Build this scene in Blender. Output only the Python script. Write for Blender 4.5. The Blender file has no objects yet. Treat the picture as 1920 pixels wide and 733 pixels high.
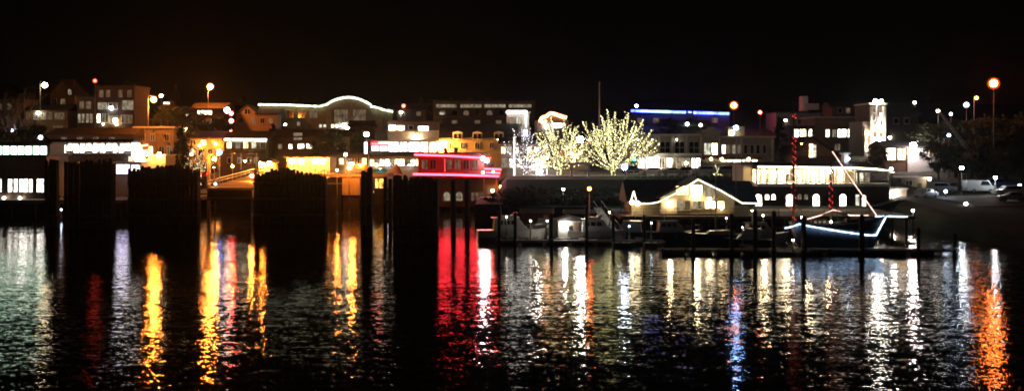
import bpy, bmesh, math, random
from mathutils import Vector, Matrix
random.seed(7)
S = bpy.context.scene
COL = S.collection
F, CH, HY = 2060.0, 12.0, 270.0        # focal length in photo pixels, eye height (m), horizon row
def PX(px, Y): return (px - 960.0) / F * Y
def PZ(py, Y): return CH + (HY - py) / F * Y
def W(px, py, Y): return Vector((PX(px, Y), Y, PZ(py, Y)))

# ------------------------------------------------------------------ materials
MATS = {}
def mat(name, col, rough=0.7, var=0.25, scale=1.5, metal=0.0, brick=None, spec=0.4, stripe=None):
    m = bpy.data.materials.new(name); m.use_nodes = True
    nt = m.node_tree; b = nt.nodes['Principled BSDF']
    b.inputs['Roughness'].default_value = rough; b.inputs['Metallic'].default_value = metal
    b.inputs['Specular IOR Level'].default_value = spec
    tc = nt.nodes.new('ShaderNodeTexCoord')
    n = nt.nodes.new('ShaderNodeTexNoise'); n.inputs['Scale'].default_value = scale; n.inputs['Detail'].default_value = 6
    nt.links.new(tc.outputs['Object'], n.inputs['Vector'])
    r = nt.nodes.new('ShaderNodeValToRGB')
    r.color_ramp.elements[0].position = 0.3; r.color_ramp.elements[1].position = 0.7
    r.color_ramp.elements[0].color = [c * (1 - var) for c in col] + [1]
    r.color_ramp.elements[1].color = [min(1, c * (1 + var)) for c in col] + [1]
    nt.links.new(n.outputs['Fac'], r.inputs['Fac'])
    out = r.outputs['Color']
    if brick:
        mp = nt.nodes.new('ShaderNodeMapping'); mp.inputs['Rotation'].default_value = (math.pi / 2, 0, 0)
        nt.links.new(tc.outputs['Object'], mp.inputs['Vector'])
        k = nt.nodes.new('ShaderNodeTexBrick'); k.inputs['Scale'].default_value = brick
        k.inputs['Color1'].default_value = (1, 1, 1, 1); k.inputs['Color2'].default_value = (.7, .7, .7, 1)
        k.inputs['Mortar'].default_value = (.5, .5, .5, 1); k.inputs['Mortar Size'].default_value = .03
        nt.links.new(mp.outputs[0], k.inputs['Vector'])
        mx = nt.nodes.new('ShaderNodeMixRGB'); mx.blend_type = 'MULTIPLY'; mx.inputs['Fac'].default_value = 1
        nt.links.new(out, mx.inputs[1]); nt.links.new(k.outputs['Color'], mx.inputs[2]); out = mx.outputs[0]
    if stripe:
        wv = nt.nodes.new('ShaderNodeTexWave'); wv.bands_direction = stripe[0]; wv.inputs['Scale'].default_value = stripe[1]
        wv.inputs['Distortion'].default_value = .6
        nt.links.new(tc.outputs['Object'], wv.inputs['Vector'])
        mr = nt.nodes.new('ShaderNodeMapRange'); mr.inputs[1].default_value = 0; mr.inputs[2].default_value = .25
        mr.inputs[3].default_value = .45; mr.inputs[4].default_value = 1
        nt.links.new(wv.outputs['Fac'], mr.inputs[0])
        mx = nt.nodes.new('ShaderNodeMixRGB'); mx.blend_type = 'MULTIPLY'; mx.inputs['Fac'].default_value = 1
        nt.links.new(out, mx.inputs[1]); nt.links.new(mr.outputs[0], mx.inputs[2]); out = mx.outputs[0]
    nt.links.new(out, b.inputs['Base Color'])
    MATS[name] = m; return m

def em(name, col, s, var=0.0, scale=1.2, sample=True, tall=1.0):
    m = bpy.data.materials.new(name); m.use_nodes = True
    nt = m.node_tree; nt.nodes.clear()
    o = nt.nodes.new('ShaderNodeOutputMaterial'); e = nt.nodes.new('ShaderNodeEmission')
    e.inputs['Color'].default_value = (*col, 1); e.inputs['Strength'].default_value = s
    if var:
        tc = nt.nodes.new('ShaderNodeTexCoord'); mp = nt.nodes.new('ShaderNodeMapping')
        mp.inputs['Scale'].default_value = (1, 1, 1 / tall)
        n = nt.nodes.new('ShaderNodeTexNoise'); n.inputs['Scale'].default_value = scale; n.inputs['Detail'].default_value = 3
        n.inputs['Roughness'].default_value = .7
        nt.links.new(tc.outputs['Object'], mp.inputs[0]); nt.links.new(mp.outputs[0], n.inputs['Vector'])
        mr = nt.nodes.new('ShaderNodeMapRange'); mr.inputs[1].default_value = .36; mr.inputs[2].default_value = .64
        mr.inputs[3].default_value = s * (1 - var); mr.inputs[4].default_value = s * (1 + var)
        nt.links.new(n.outputs['Fac'], mr.inputs[0]); nt.links.new(mr.outputs[0], e.inputs['Strength'])
    nt.links.new(e.outputs[0], o.inputs[0])
    m.cycles.emission_sampling = 'FRONT' if sample else 'NONE'
    MATS[name] = m; return m

mat('asphalt', (.05, .05, .052), .8, .3, .4); mat('ground', (.03, .034, .022), .95, .5, .15)
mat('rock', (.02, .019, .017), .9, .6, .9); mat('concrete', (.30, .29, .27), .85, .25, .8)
mat('pile', (.045, .038, .028), .85, .5, 3, stripe=('X', 3)); mat('timber', (.12, .09, .06), .85, .35, 2, stripe=('X', 2.2))
mat('deck', (.16, .14, .12), .85, .3, 2, stripe=('X', 2)); mat('steel', (.22, .23, .24), .45, .2, 3, .6)
mat('pole_paint', (.28, .28, .27), .5, .2, 2); mat('dark_metal', (.04, .042, .045), .5, .3, 2, .4)
mat('rust', (.18, .10, .05), .8, .4, 2.5)
mat('white_paint', (.72, .71, .68), .5, .1, 2); mat('cream', (.36, .31, .21), .75, .15, 1.1, stripe=('Z', 1.6))
mat('beige', (.42, .34, .23), .8, .15, .9, stripe=('Z', 1.4)); mat('pinkwall', (.36, .28, .24), .8, .12, .9)
mat('tan', (.30, .22, .12), .8, .2, .8, stripe=('Z', 1.4)); mat('brown', (.14, .09, .06), .8, .25, 1, stripe=('Z', 1.5))
mat('brick', (.13, .085, .06), .85, .25, 1.2, brick=2.5); mat('redbrick', (.085, .03, .03), .8, .2, 1.2, brick=2.5)
mat('greywall', (.20, .20, .19), .8, .2, 1, stripe=('Z', 1.4)); mat('olive', (.19, .18, .10), .8, .2, 1)
mat('stone', (.36, .35, .27), .8, .15, .8, brick=1.2); mat('darkwall', (.06, .055, .05), .8, .3, 1)
mat('roof', (.035, .034, .034), .8, .4, 1.2, stripe=('Y', 2)); mat('roofbrown', (.07, .05, .035), .85, .4, 1.5)
mat('trim', (.55, .53, .47), .6, .12, 2); mat('teal', (.05, .42, .42), .6, .15, 2)
mat('glass', (.012, .014, .016), .08, .2, 1, spec=.7); mat('tyre', (.015, .015, .015), .8); mat('rim', (.3, .3, .3), .4, .1, 2, .8)
mat('bark', (.09, .07, .05), .9, .4, 4); mat('pale_bark', (.25, .24, .20), .9, .35, 4)
mat('leaf', (.04, .055, .022), .8, .5, .8); mat('needle', (.02, .035, .018), .85, .5, .8)
mat('car_white', (.7, .7, .7), .25, .03, 1, spec=.6); mat('car_silver', (.35, .36, .37), .3, .03, 1, .5)
mat('car_dark', (.02, .022, .028), .25, .05, 1, spec=.6); mat('car_red', (.25, .015, .012), .28, .05, 1, spec=.6)
mat('car_blue', (.03, .06, .16), .28, .05, 1, spec=.6)
mat('gelcoat', (.32, .32, .31), .3, .06, 2, spec=.6); mat('navy_hull', (.015, .02, .035), .35, .2, 2, spec=.6)
mat('schooner_hull', (.16, .18, .25), .45, .25, 1.5); mat('canvas', (.5, .47, .40), .85, .12, 2); mat('bluecanvas', (.03, .06, .14), .85, .2, 2)
mat('shrub', (.03, .045, .02), .85, .5, 2)
# lights
ORG, YEL, WRM, WHT, CLD = (1, .24, .028), (1, .38, .07), (1, .74, .42), (1, .9, .76), (.72, .84, 1)
em('b_sodium', ORG, 560); em('b_yellow', YEL, 560); em('b_warm', WRM, 110); em('b_white', WHT, 110); em('b_cold', CLD, 110)
em('b_bluish', (.28, .5, 1), 90); em('b_flood', (.86, .95, 1), 75); em('b_hot', (1, .36, .06), 480); em('b_pinkish', (1, .8, .78), 120)
em('b_dimwarm', WRM, 25); em('b_dimwhite', WHT, 25); em('b_dimcold', CLD, 25)
em('b_dimred', (1, .05, .03), 14); em('b_red', (1, .05, .03), 60); em('b_redbig', (1, .19, .03), 120); em('b_blue', (.1, .3, 1), 12); em('b_green', (.02, 1, .35), 40); em('b_orange', (1, .22, .03), 60)
em('n_red', (1, .02, .035), 20); em('n_tail', (1, .03, .02), 14); em('n_blue', (.06, .1, 1), 9, .7, .25); em('n_pale', (.95, 1, .68), 2.6, .75, 1.4); em('n_eave', (1, .9, .62), 3.2, .4, .9)
em('n_orange', (1, .3, .1), 9, .5, 1.5); em('n_white', (1, .95, .85), 5, .4, 1)
em('n_hull', (.5, .72, 1), 4.5, .7, 3); em('n_mastred', (1, .06, .05), 1.1, .5, 2, False); em('n_stay', (1, .62, .5), 1.6, .5, 2, False)
em('led_tree', (.97, .88, .40), 4.4, .6, 1.5, False); em('led_cold', (.9, .92, 1), 4, .6, 1.5, False); em('glint_warm', (1, .75, .35), 3, .5, 2, False)
em('w_bright', (1, .80, .52), 4.5, .93, 2.6, tall=2.5); em('w_white', (1, .92, .80), 4, .93, 2.6, tall=2.5); em('w_green', (.66, 1, .70), 3.4, .5, 1.4, tall=3)
em('w_warm', (1, .66, .28), 2.8, .93, 2.6, tall=2.5); em('w_orange', (1, .42, .07), 1.7, .93, 2.6, tall=2.5); em('w_dim', (.9, .75, .5), .16, .8, 1.6, False, 2)
em('w_faint', (1, .7, .4), .07, .8, 1.6, False, 2); em('w_purple', (.75, .66, 1), 4, .6, 1.3); em('w_pale', (.95, .95, .72), .55, .7, 1.5, False, 2)
em('w_pink', (1, .74, .62), 2.4, .93, 2.6, tall=2.5)

def glow_shell(name, col, s, a):
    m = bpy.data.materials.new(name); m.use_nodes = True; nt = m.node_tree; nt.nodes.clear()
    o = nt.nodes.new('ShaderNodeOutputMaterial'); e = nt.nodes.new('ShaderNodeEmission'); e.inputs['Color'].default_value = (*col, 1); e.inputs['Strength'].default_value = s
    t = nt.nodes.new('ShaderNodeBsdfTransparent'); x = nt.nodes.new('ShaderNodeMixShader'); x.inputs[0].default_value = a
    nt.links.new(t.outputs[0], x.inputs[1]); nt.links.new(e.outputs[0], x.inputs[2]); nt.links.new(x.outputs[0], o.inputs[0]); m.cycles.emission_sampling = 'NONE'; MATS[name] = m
glow_shell('halo_orange', (1, .3, .04), 2.4, .12); glow_shell('halo_red', (1, .08, .01), 2.4, .12); glow_shell('halo_cold', (.3, .42, 1), 1.2, .12)  # see-through glowing shells that put a coloured halo round lamps
# ------------------------------------------------------------------ mesh builder
class MB:
    def __init__(s): s.b = bmesh.new()
    def box(s, x0, x1, y0, y1, z0, z1):
        v = [s.b.verts.new((x, y, z)) for x in (x0, x1) for y in (y0, y1) for z in (z0, z1)]
        for f in ((0, 1, 3, 2), (4, 6, 7, 5), (0, 4, 5, 1), (2, 3, 7, 6), (0, 2, 6, 4), (1, 5, 7, 3)):
            s.b.faces.new([v[i] for i in f])
        return s
    def prism(s, poly, y0, y1):                      # (x, z) outline pushed along y
        a = [s.b.verts.new((x, y0, z)) for x, z in poly]; c = [s.b.verts.new((x, y1, z)) for x, z in poly]
        n = len(poly)
        s.b.faces.new(a); s.b.faces.new(c[::-1])
        for i in range(n): s.b.faces.new((a[i], c[i], c[(i + 1) % n], a[(i + 1) % n]))
        return s
    def prism_x(s, poly, x0, x1):                    # (y, z) outline pushed along x
        a = [s.b.verts.new((x0, y, z)) for y, z in poly]; c = [s.b.verts.new((x1, y, z)) for y, z in poly]
        n = len(poly)
        s.b.faces.new(a); s.b.faces.new(c[::-1])
        for i in range(n): s.b.faces.new((a[i], c[i], c[(i + 1) % n], a[(i + 1) % n]))
        return s
    def tube(s, p, q, r, r2=None, n=6, caps=True):
        p, q = Vector(p), Vector(q); r2 = r if r2 is None else r2
        d = (q - p); 
        if d.length < 1e-6: return s
        d.normalize(); u = d.orthogonal().normalized(); w = d.cross(u)
        A = []; B = []
        for i in range(n):
            a = 2 * math.pi * i / n; o = u * math.cos(a) + w * math.sin(a)
            A.append(s.b.verts.new(p + o * r)); B.append(s.b.verts.new(q + o * r2))
        for i in range(n): s.b.faces.new((A[i], A[(i + 1) % n], B[(i + 1) % n], B[i]))
        if caps: s.b.faces.new(A[::-1]); s.b.faces.new(B)
        return s
    def path(s, pts, r, n=5):
        for a, b in zip(pts[:-1], pts[1:]): s.tube(a, b, r, n=n)
        return s
    def ball(s, c, r, sub=1, sq=1.0):
        t = bmesh.ops.create_icosphere(s.b, subdivisions=sub, radius=r)
        for v in t['verts']: v.co.z *= sq; v.co += Vector(c)
        return s
    def octa(s, c, r):
        c = Vector(c); v = [s.b.verts.new(c + Vector(d) * r) for d in ((1,0,0),(0,1,0),(-1,0,0),(0,-1,0),(0,0,1),(0,0,-1))]
        for i in range(4):
            s.b.faces.new((v[i], v[(i+1) % 4], v[4])); s.b.faces.new((v[(i+1) % 4], v[i], v[5]))
        return s
    def quad(s, a, b, c, d): s.b.faces.new([s.b.verts.new(p) for p in (a, b, c, d)]); return s
    def build(s, name, m, parent=None, smooth=False, bevel=0):
        bmesh.ops.recalc_face_normals(s.b, faces=s.b.faces)
        if bevel: bmesh.ops.bevel(s.b, geom=list(s.b.edges), offset=bevel, segments=1, affect='EDGES')
        me = bpy.data.meshes.new(name); s.b.to_mesh(me); s.b.free()
        me.materials.append(MATS[m])
        if smooth:
            for p in me.polygons: p.use_smooth = True
        o = bpy.data.objects.new(name, me); COL.objects.link(o)
        if parent: o.parent = parent
        return o

def tag(o, label, cat, group=None, kind=None):
    if label: o['label'] = label
    if cat: o['category'] = cat
    if group: o['group'] = group
    if kind: o['kind'] = kind
    return o
def thing(name, label, cat, loc=(0, 0, 0), rz=0, group=None):
    o = bpy.data.objects.new(name, None); COL.objects.link(o); o.location = loc; o.rotation_euler = (0, 0, rz)
    o.empty_display_size = .3
    return tag(o, label, cat, group)
def copy_tree(o, parent=None):
    c = o.copy(); COL.objects.link(c)
    if parent: c.parent = parent
    for ch in [k for k in ALLCH(o)]: copy_tree(ch, c)
    return c
def ALLCH(o): return list(o.children)
def struct(name, mb, m, smooth=False):
    o = mb.build(name, m, smooth=smooth); o['kind'] = 'structure'; return o

# ------------------------------------------------------------------ terrain
def lerp_tab(t, x):
    if x <= t[0][0]: return t[0][1]
    for (a, va), (b, vb) in zip(t[:-1], t[1:]):
        if x <= b: return va + (vb - va) * (x - a) / (b - a)
    return t[-1][1]
def sm(a, b, x):
    t = max(0, min(1, (x - a) / (b - a))); return t * t * (3 - 2 * t)
LEFT = [(190, -3), (196, -2), (196.5, 3), (215, 3.2), (250, 7.5), (300, 14), (360, 21), (420, 26), (520, 30), (1200, 36), (4000, 60)]
MID = [(160, -3), (167, -2), (167.5, 2.3), (173, 2.5), (186, 6), (214, 6.4), (250, 9), (300, 15), (360, 22), (420, 27), (520, 31), (1200, 36), (4000, 60)]
RIGHT = [(112, -3), (119, -1.2), (124, .5), (150, 2.6), (157, 3), (200, 5), (212, 6), (250, 15), (300, 19), (360, 23), (420, 27), (520, 31), (1200, 36), (4000, 60)]
def T(x, y):
    a = lerp_tab(LEFT, y); b = lerp_tab(MID, y); c = lerp_tab(RIGHT, y)
    w1 = sm(-5, -1, x); b0 = lerp_tab([(172, 54), (200, 74), (262, 98), (420, 158)], y); w2 = sm(b0, b0 + 6, x)
    z = a * (1 - w1) + b * w1
    return z * (1 - w2) + c * w2
xs = [-3000, -1200, -500] + [-260 + i * 4 for i in range(64)] + [-4 + i * .75 for i in range(6)] + [0.5 + i * 3 for i in range(18)] + [54 + i for i in range(8)] + [64 + i * 4 for i in range(50)] + [500, 1200, 3000]
ys = [100, 112, 119, 124, 130, 140, 150, 157] + [160, 164, 166.9, 167.0, 167.5, 170, 173, 178, 182, 186, 190, 195, 196, 196.5, 200, 206, 210, 215] + [220 + 5 * i for i in range(16)] + [300, 315, 330, 345, 360, 380, 400, 420, 450, 520, 700, 1200, 4000]
g = MB(); grid = []
for y in ys:
    row = []
    for x in xs:
        n = 0
        if y > 218: n = .35 * math.sin(x * .13 + y * .07) + .25 * math.sin(x * .05 - y * .11)
        if y > 400: n += 3 * math.sin(x * .012 + 1) * sm(400, 700, y)
        row.append(g.b.verts.new((x, y, T(x, y) + n)))
    grid.append(row)
for i in range(len(ys) - 1):
    for j in range(len(xs) - 1): g.b.faces.new((grid[i][j], grid[i][j+1], grid[i+1][j+1], grid[i+1][j]))
struct('ground', g, 'ground')
def strip(name, m, pts, w, dz=.08):
    k = MB(); prev = None; dense = []
    for (a, b) in zip(pts[:-1], pts[1:]):
        n = max(1, int(math.dist(a, b) / 3))
        for i in range(n): dense.append((a[0] + (b[0]-a[0]) * i / n, a[1] + (b[1]-a[1]) * i / n))
    dense.append(pts[-1])
    for i, (x, y) in enumerate(dense):
        a = dense[max(0, i-1)]; b = dense[min(len(dense)-1, i+1)]
        dx, dy = b[0]-a[0], b[1]-a[1]; L = math.hypot(dx, dy) or 1; nx, ny = -dy/L, dx/L
        row = [k.b.verts.new((x + nx * w * t, y + ny * w * t, T(x + nx * w * t, y + ny * w * t) + dz + (.45 if y > 218 else 0))) for t in (-.5, -.17, .17, .5)]
        if prev:
            for j in range(3): k.b.faces.new((prev[j], prev[j+1], row[j+1], row[j]))
        prev = row
    return struct(name, k, m)
strip('road', 'asphalt', [(-52, 199), (-54, 220), (-62, 260), (-84, 330), (-110, 410)], 13)
strip('road', 'asphalt', [(-45, 205.5), (-8, 205.5)], 7, .10)
strip('road', 'asphalt', [(0, 202), (50, 202)], 7, .10)
strip('parking_lot', 'concrete', [(66, 165), (120, 172)], 15, .09)
strip('pavement', 'concrete', [(0, 196.3), (50, 196.3)], 3.2, .2)
strip('pavement', 'concrete', [(-44, 200), (-8, 200)], 3.0, .2)
q = MB(); q.box(-260, -5.6, 195.6, 196.3, -3, 3.15); struct('seawall', q, 'rock')
q = MB(); q.box(-1.4, 54, 166.1, 166.8, -3, 2.45); struct('seawall', q, 'rock')
q = MB(); q.box(-5.6, -1.4, 166.1, 196.3, -3, 2.9); struct('seawall', q, 'rock')

# water: rippled surface, slopes from noise so far ripples keep their steepness
def make_water():
    m = bpy.data.materials.new('sea_water'); m.use_nodes = True; nt = m.node_tree
    b = nt.nodes['Principled BSDF']; L = nt.links.new
    b.inputs['Base Color'].default_value = (.02, .028, .022, 1); b.inputs['IOR'].default_value = 1.36
    b.inputs['Roughness'].default_value = .05; b.inputs['Specular IOR Level'].default_value = .5
    geo = nt.nodes.new('ShaderNodeNewGeometry')
    tot = None
    for sx, sy, sc, amp in ((1, 1.5, 3.2, .22), (.7, 1.6, 1.0, .13), (1, 1.2, 8, .15)):
        mp = nt.nodes.new('ShaderNodeMapping'); mp.inputs['Scale'].default_value = (sx, sy, 1)
        L(geo.outputs['Position'], mp.inputs[0])
        n = nt.nodes.new('ShaderNodeTexNoise'); n.inputs['Scale'].default_value = sc; n.inputs['Detail'].default_value = 2
        L(mp.outputs[0], n.inputs['Vector'])
        s = nt.nodes.new('ShaderNodeVectorMath'); s.operation = 'SUBTRACT'; s.inputs[1].default_value = (.5, .5, .5)
        L(n.outputs['Color'], s.inputs[0])
        k = nt.nodes.new('ShaderNodeVectorMath'); k.operation = 'MULTIPLY'; k.inputs[1].default_value = (amp * .72, amp * .92, 0)
        L(s.outputs[0], k.inputs[0])
        if tot is None: tot = k.outputs[0]
        else:
            a = nt.nodes.new('ShaderNodeVectorMath'); a.operation = 'ADD'; L(tot, a.inputs[0]); L(k.outputs[0], a.inputs[1]); tot = a.outputs[0]
    # wind patches: calmer and rougher areas
    pn = nt.nodes.new('ShaderNodeTexNoise'); pn.inputs['Scale'].default_value = .06; L(geo.outputs['Position'], pn.inputs['Vector'])
    pr = nt.nodes.new('ShaderNodeMapRange'); pr.inputs[1].default_value = .3; pr.inputs[2].default_value = .7; pr.inputs[3].default_value = .7; pr.inputs[4].default_value = 1.3
    L(pn.outputs['Fac'], pr.inputs[0])
    sc = nt.nodes.new('ShaderNodeVectorMath'); sc.operation = 'SCALE'; L(tot, sc.inputs[0]); L(pr.outputs[0], sc.inputs['Scale'])
    ad = nt.nodes.new('ShaderNodeVectorMath'); ad.operation = 'ADD'; ad.inputs[1].default_value = (0, 0, 1); L(sc.outputs[0], ad.inputs[0])
    no = nt.nodes.new('ShaderNodeVectorMath'); no.operation = 'NORMALIZE'; L(ad.outputs[0], no.inputs[0])
    L(no.outputs[0], b.inputs['Normal'])
    MATS['sea_water'] = m
make_water()
q = MB(); q.quad((-3000, -600, 0), (3000, -600, 0), (3000, 260, 0), (-3000, 260, 0)); struct('water', q, 'sea_water')

# ------------------------------------------------------------------ buildings
class Bld:
    """walls etc. are given by photo columns/rows of the front, at the front's distance Y"""
    def __init__(s, name, label, cat, px0, px1, Y, depth, base=None, group=None):
        s.Y = Y; s.x0 = PX(px0, Y); s.x1 = PX(px1, Y); s.cx = (s.x0 + s.x1) / 2
        s.base = (min(T(s.x0, Y), T(s.cx, Y), T(s.x1, Y)) - .4) if base is None else base
        s.depth = depth; s.r = thing(name, label, cat, (s.cx, Y, s.base), group=group)
    def X(s, px): return PX(px, s.Y) - s.cx
    def Z(s, py): return PZ(py, s.Y) - s.base
    def walls(s, pyt, m, px0=None, px1=None, y0=0, d=None, pyb=None, name='wall'):
        a = s.x0 - s.cx if px0 is None else s.X(px0); b = s.x1 - s.cx if px1 is None else s.X(px1)
        k = MB(); k.box(a, b, y0, y0 + (d or s.depth), 0 if pyb is None else s.Z(pyb), s.Z(pyt)); return k.build(name, m, s.r)
    def box(s, name, px0, py0, px1, py1, m, y0=-.1, y1=.02, parent=None, bevel=0):
        k = MB(); k.box(s.X(px0), s.X(px1), y0, y1, s.Z(py1), s.Z(py0)); return k.build(name, m, parent or s.r, bevel=bevel)
    def flat_roof(s, pyt, m='roof', over=.3, h=.35, px0=None, px1=None, name='cornice', y0=0, d=None):
        a = s.x0 - s.cx if px0 is None else s.X(px0); b = s.x1 - s.cx if px1 is None else s.X(px1)
        k = MB(); k.box(a - over, b + over, y0 - over, y0 + (d or s.depth) + over, s.Z(pyt) - .02, s.Z(pyt) + h); return k.build(name, m, s.r)
    def gable(s, px0, px1, pye, pyr, m='roof', d=None, y0=-.5, pxr=None, wall=None, th=.3):
        a, b = s.X(px0), s.X(px1); c = s.X(pxr) if pxr else (a + b) / 2; e, r = s.Z(pye), s.Z(pyr); d = d or s.depth
        if wall: k = MB(); k.prism([(a + .3, e), (b - .3, e), (c, r - .12)], 0, d); k.build('gable_wall', wall, s.r)
        k = MB()
        k.prism([(a - .2, e - .1), (c, r), (c, r + th), (a - .2, e - .1 + th)], y0, d + .4)
        k.prism([(b + .2, e - .1), (b + .2, e - .1 + th), (c + .002, r + th), (c + .002, r)], y0, d + .4)
        return k.build('roof', m, s.r)
    def side_roof(s, pye, pyr, m='roof', px0=None, px1=None, back=None, over=.5, rise_y=None):
        """ridge parallel to the front"""
        a = (s.x0 - s.cx if px0 is None else s.X(px0)) - over; b = (s.x1 - s.cx if px1 is None else s.X(px1)) + over
        d = back or s.depth; ym = d / 2 if rise_y is None else rise_y
        e = s.Z(pye); r = PZ(pyr, s.Y + ym) - s.base
        k = MB(); k.prism_x([(-over, e), (ym, r), (d + over, e), (d + over, e - .25), (-over, e - .25)], a, b)
        return k.build('roof', m, s.r)
    def hip(s, pye, pyr, m='roof', over=.5, inset=3, px0=None, px1=None):
        a = (s.x0 - s.cx if px0 is None else s.X(px0)) - over; b = (s.x1 - s.cx if px1 is None else s.X(px1)) + over
        d = s.depth; ym = min(inset, d / 2 - .1); e = s.Z(pye); r = PZ(pyr, s.Y + ym) - s.base
        k = MB(); B = k.b
        lo = [B.verts.new(p) for p in ((a, -over, e), (b, -over, e), (b, d + over, e), (a, d + over, e))]
        hi = [B.verts.new(p) for p in ((a + inset, ym, r), (b - inset, ym, r), (b - inset, d - ym, r), (a + inset, d - ym, r))]
        B.faces.new(lo); B.faces.new(hi)
        for i in range(4): B.faces.new((lo[i], lo[(i+1) % 4], hi[(i+1) % 4], hi[i]))
        return k.build('roof', m, s.r)
    def win(s, px0, py0, px1, py1, m='glass', fr='trim', mull=0, trans=0, t=.10, y=0, arch=False, name='window', label=None):
        a, b, lo, hi = s.X(px0), s.X(px1), s.Z(py1), s.Z(py0)
        k = MB(); o = .09 + y * -1
        yf0, yf1 = y - .12, y + .01
        if arch:
            c, R = (a + b) / 2, (b - a) / 2; sp = hi - R; N = 8
            pane = [(a, lo), (b, lo)] + [(c + R * math.cos(math.pi * i / N), sp + R * math.sin(math.pi * i / N)) for i in range(N + 1)]
            k.box(a - t, a, yf0, yf1, lo, sp); k.box(b, b + t, yf0, yf1, lo, sp); k.box(a - t, b + t, yf0 - .02, yf1, lo - t, lo)
            for i in range(N):
                p = [(c + rr * math.cos(math.pi * j / N), sp + rr * math.sin(math.pi * j / N)) for rr, j in ((R, i), (R + t, i), (R + t, i + 1), (R, i + 1))]
                k.prism(p, yf0, yf1)
        else:
            pane = [(a, lo), (b, lo), (b, hi), (a, hi)]
            k.box(a - t, a, yf0, yf1, lo, hi); k.box(b, b + t, yf0, yf1, lo, hi)
            k.box(a - t, b + t, yf0 - .03, yf1, lo - t, lo); k.box(a - t, b + t, yf0 - .01, yf1, hi, hi + t)
            for i in range(mull): x = a + (b - a) * (i + 1) / (mull + 1); k.box(x - .05, x + .05, yf0 + .02, yf1, lo, hi)
            for i in range(trans): z = lo + (hi - lo) * (i + 1) / (trans + 1); k.box(a, b, yf0 + .03, yf1, z - .04, z + .04)
        f = k.build(name, fr, s.r)
        if label: f['label'] = label
        k = MB(); k.prism(pane, y - .05, y - .015); k.build('pane', m, f)
        return f
    def row(s, pxs, py0, py1, w, mats, **kw):
        for i, px in enumerate(pxs): s.win(px - w / 2, py0, px + w / 2, py1, mats[i % len(mats)] if isinstance(mats, (list, tuple)) else mats, **kw)
    def lamp(s, px, py, m, r=.3, name='wall_lamp', y=-.5):
        x, z = s.X(px), s.Z(py)
        k = MB(); k.tube((x, .02, z + r), (x, y, z + r), .06); k.box(x - r * .8, x + r * .8, y - r * .6, y + r * .6, z + r * .9, z + r * 1.15)
        o = k.build(name, 'dark_metal', s.r)
        k = MB(); k.ball((x, y, z), r, 2); k.build('bulb', m, o, True)
    def line(s, pts, r, m, name='light_strip', y=-.2):
        k = MB(); k.path([(s.X(a), y, s.Z(b)) for a, b in pts], r); return k.build(name, m, s.r)
    def door(s, px0, py0, px1, py1, m='brown'):
        a, b, lo, hi = s.X(px0), s.X(px1), s.Z(py1), s.Z(py0)
        k = MB(); k.box(a, b, -.07, .01, lo, hi); d = k.build('door', m, s.r)
        k = MB(); k.ball((b - .15, -.1, (lo + hi) / 2), .06); k.build('handle', 'steel', d)
    def chimney(s, px, py0, py1, w=8, m='brick', y=3):
        a, b = s.X(px - w/2), s.X(px + w/2); z1 = PZ(py0, s.Y + y) - s.base; z0 = PZ(py1, s.Y + y) - s.base - 1.5
        k = MB(); k.box(a, b, y, y + .9, z0, z1); k.box(a - .1, b + .1, y - .1, y + 1, z1, z1 + .15); k.build('chimney', m, s.r)

# ------------------------------------------------------------------ lamps
def lamp(px, py, Y, m, r, label, group=None, kind='arm', base=None, cat='street lamp', name='street_lamp', side=1, pole='pole_paint'):
    p = W(px, py, Y); z0 = T(p.x, Y) - .2 if base is None else base
    ax = {'arm': 1.1 * side, 'post': 0, 'twin': 0, 'stub': .5 * side}[kind]
    bx = p.x - ax
    t = thing(name, label, cat, (bx, Y, z0), group=group); h = p.z - z0
    k = MB(); k.tube((0, 0, 0), (0, 0, .5), .16, .13, 8); k.tube((0, 0, .5), (0, 0, h + (.25 + r if ax else -r - .05)), .10, .06, 8); k.build('pole', pole, t, True)
    if ax:
        k = MB(); k.tube((0, 0, h + .2 + r), (ax, 0, h + .3 + r), .045); k.build('arm', pole, t)
        k = MB(); k.box(ax - .45, ax + .45, -.2, .2, h + r * .75, h + r * .75 + .2); k.build('lamp_head', 'dark_metal', t, bevel=.04)
    else:
        k = MB(); k.tube((0, 0, h - r - .1), (0, 0, h - r * .7), r * .5, r * .6, 8); k.tube((0, 0, h + r * .85), (0, 0, h + r * 1.15), r * .6, .04, 8); k.build('lamp_head', 'dark_metal', t)
    gl = {'b_sodium': 'halo_orange', 'b_yellow': 'halo_orange', 'b_redbig': 'halo_red', 'b_orange': 'halo_red', 'b_red': 'halo_red', 'b_dimred': 'halo_red', 'b_cold': 'halo_cold', 'b_bluish': 'halo_cold', 'b_dimcold': 'halo_cold'}.get(m)
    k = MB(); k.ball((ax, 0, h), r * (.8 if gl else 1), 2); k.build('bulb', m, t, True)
    if gl: k = MB(); k.ball((ax, 0, h), r * 1.35, 2); k.build('added_halo', gl, t, True)  # added glow shell imitates the halo around the bulb
    return t

# ================================================================== BUILDINGS, left to right
# --- ferry terminal on its pier, far left
b = Bld('ferry_terminal', 'long brown terminal building with a pale green lit clerestory at the far left', 'terminal', -90, 87, 181, 9, base=3.0)
b.walls(293, 'brown'); b.walls(270, 'darkwall', y0=1.4, d=6, pyb=294, name='clerestory_wall')
b.flat_roof(270, 'roof', .5, .3, y0=1.4, d=6); b.flat_roof(293, 'roof', .4, .25)
for i in range(12): b.win(-86 + i * 14.2, 274.5, -74.5 + i * 14.2, 290, 'w_green', 'darkwall', y=1.3)
for a, c in ((-80, -70), (-60, -44), (-35, -28), (-20, -6), (0, 3), (16, 23), (27, 33), (37, 52), (55, 61), (70, 82)): b.win(a, 336, c, 360, 'w_white', 'dark_metal', mull=1)
b.lamp(10, 371, 'b_dimwhite', .22); b.lamp(40, 371, 'b_dimwhite', .22)
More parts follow.
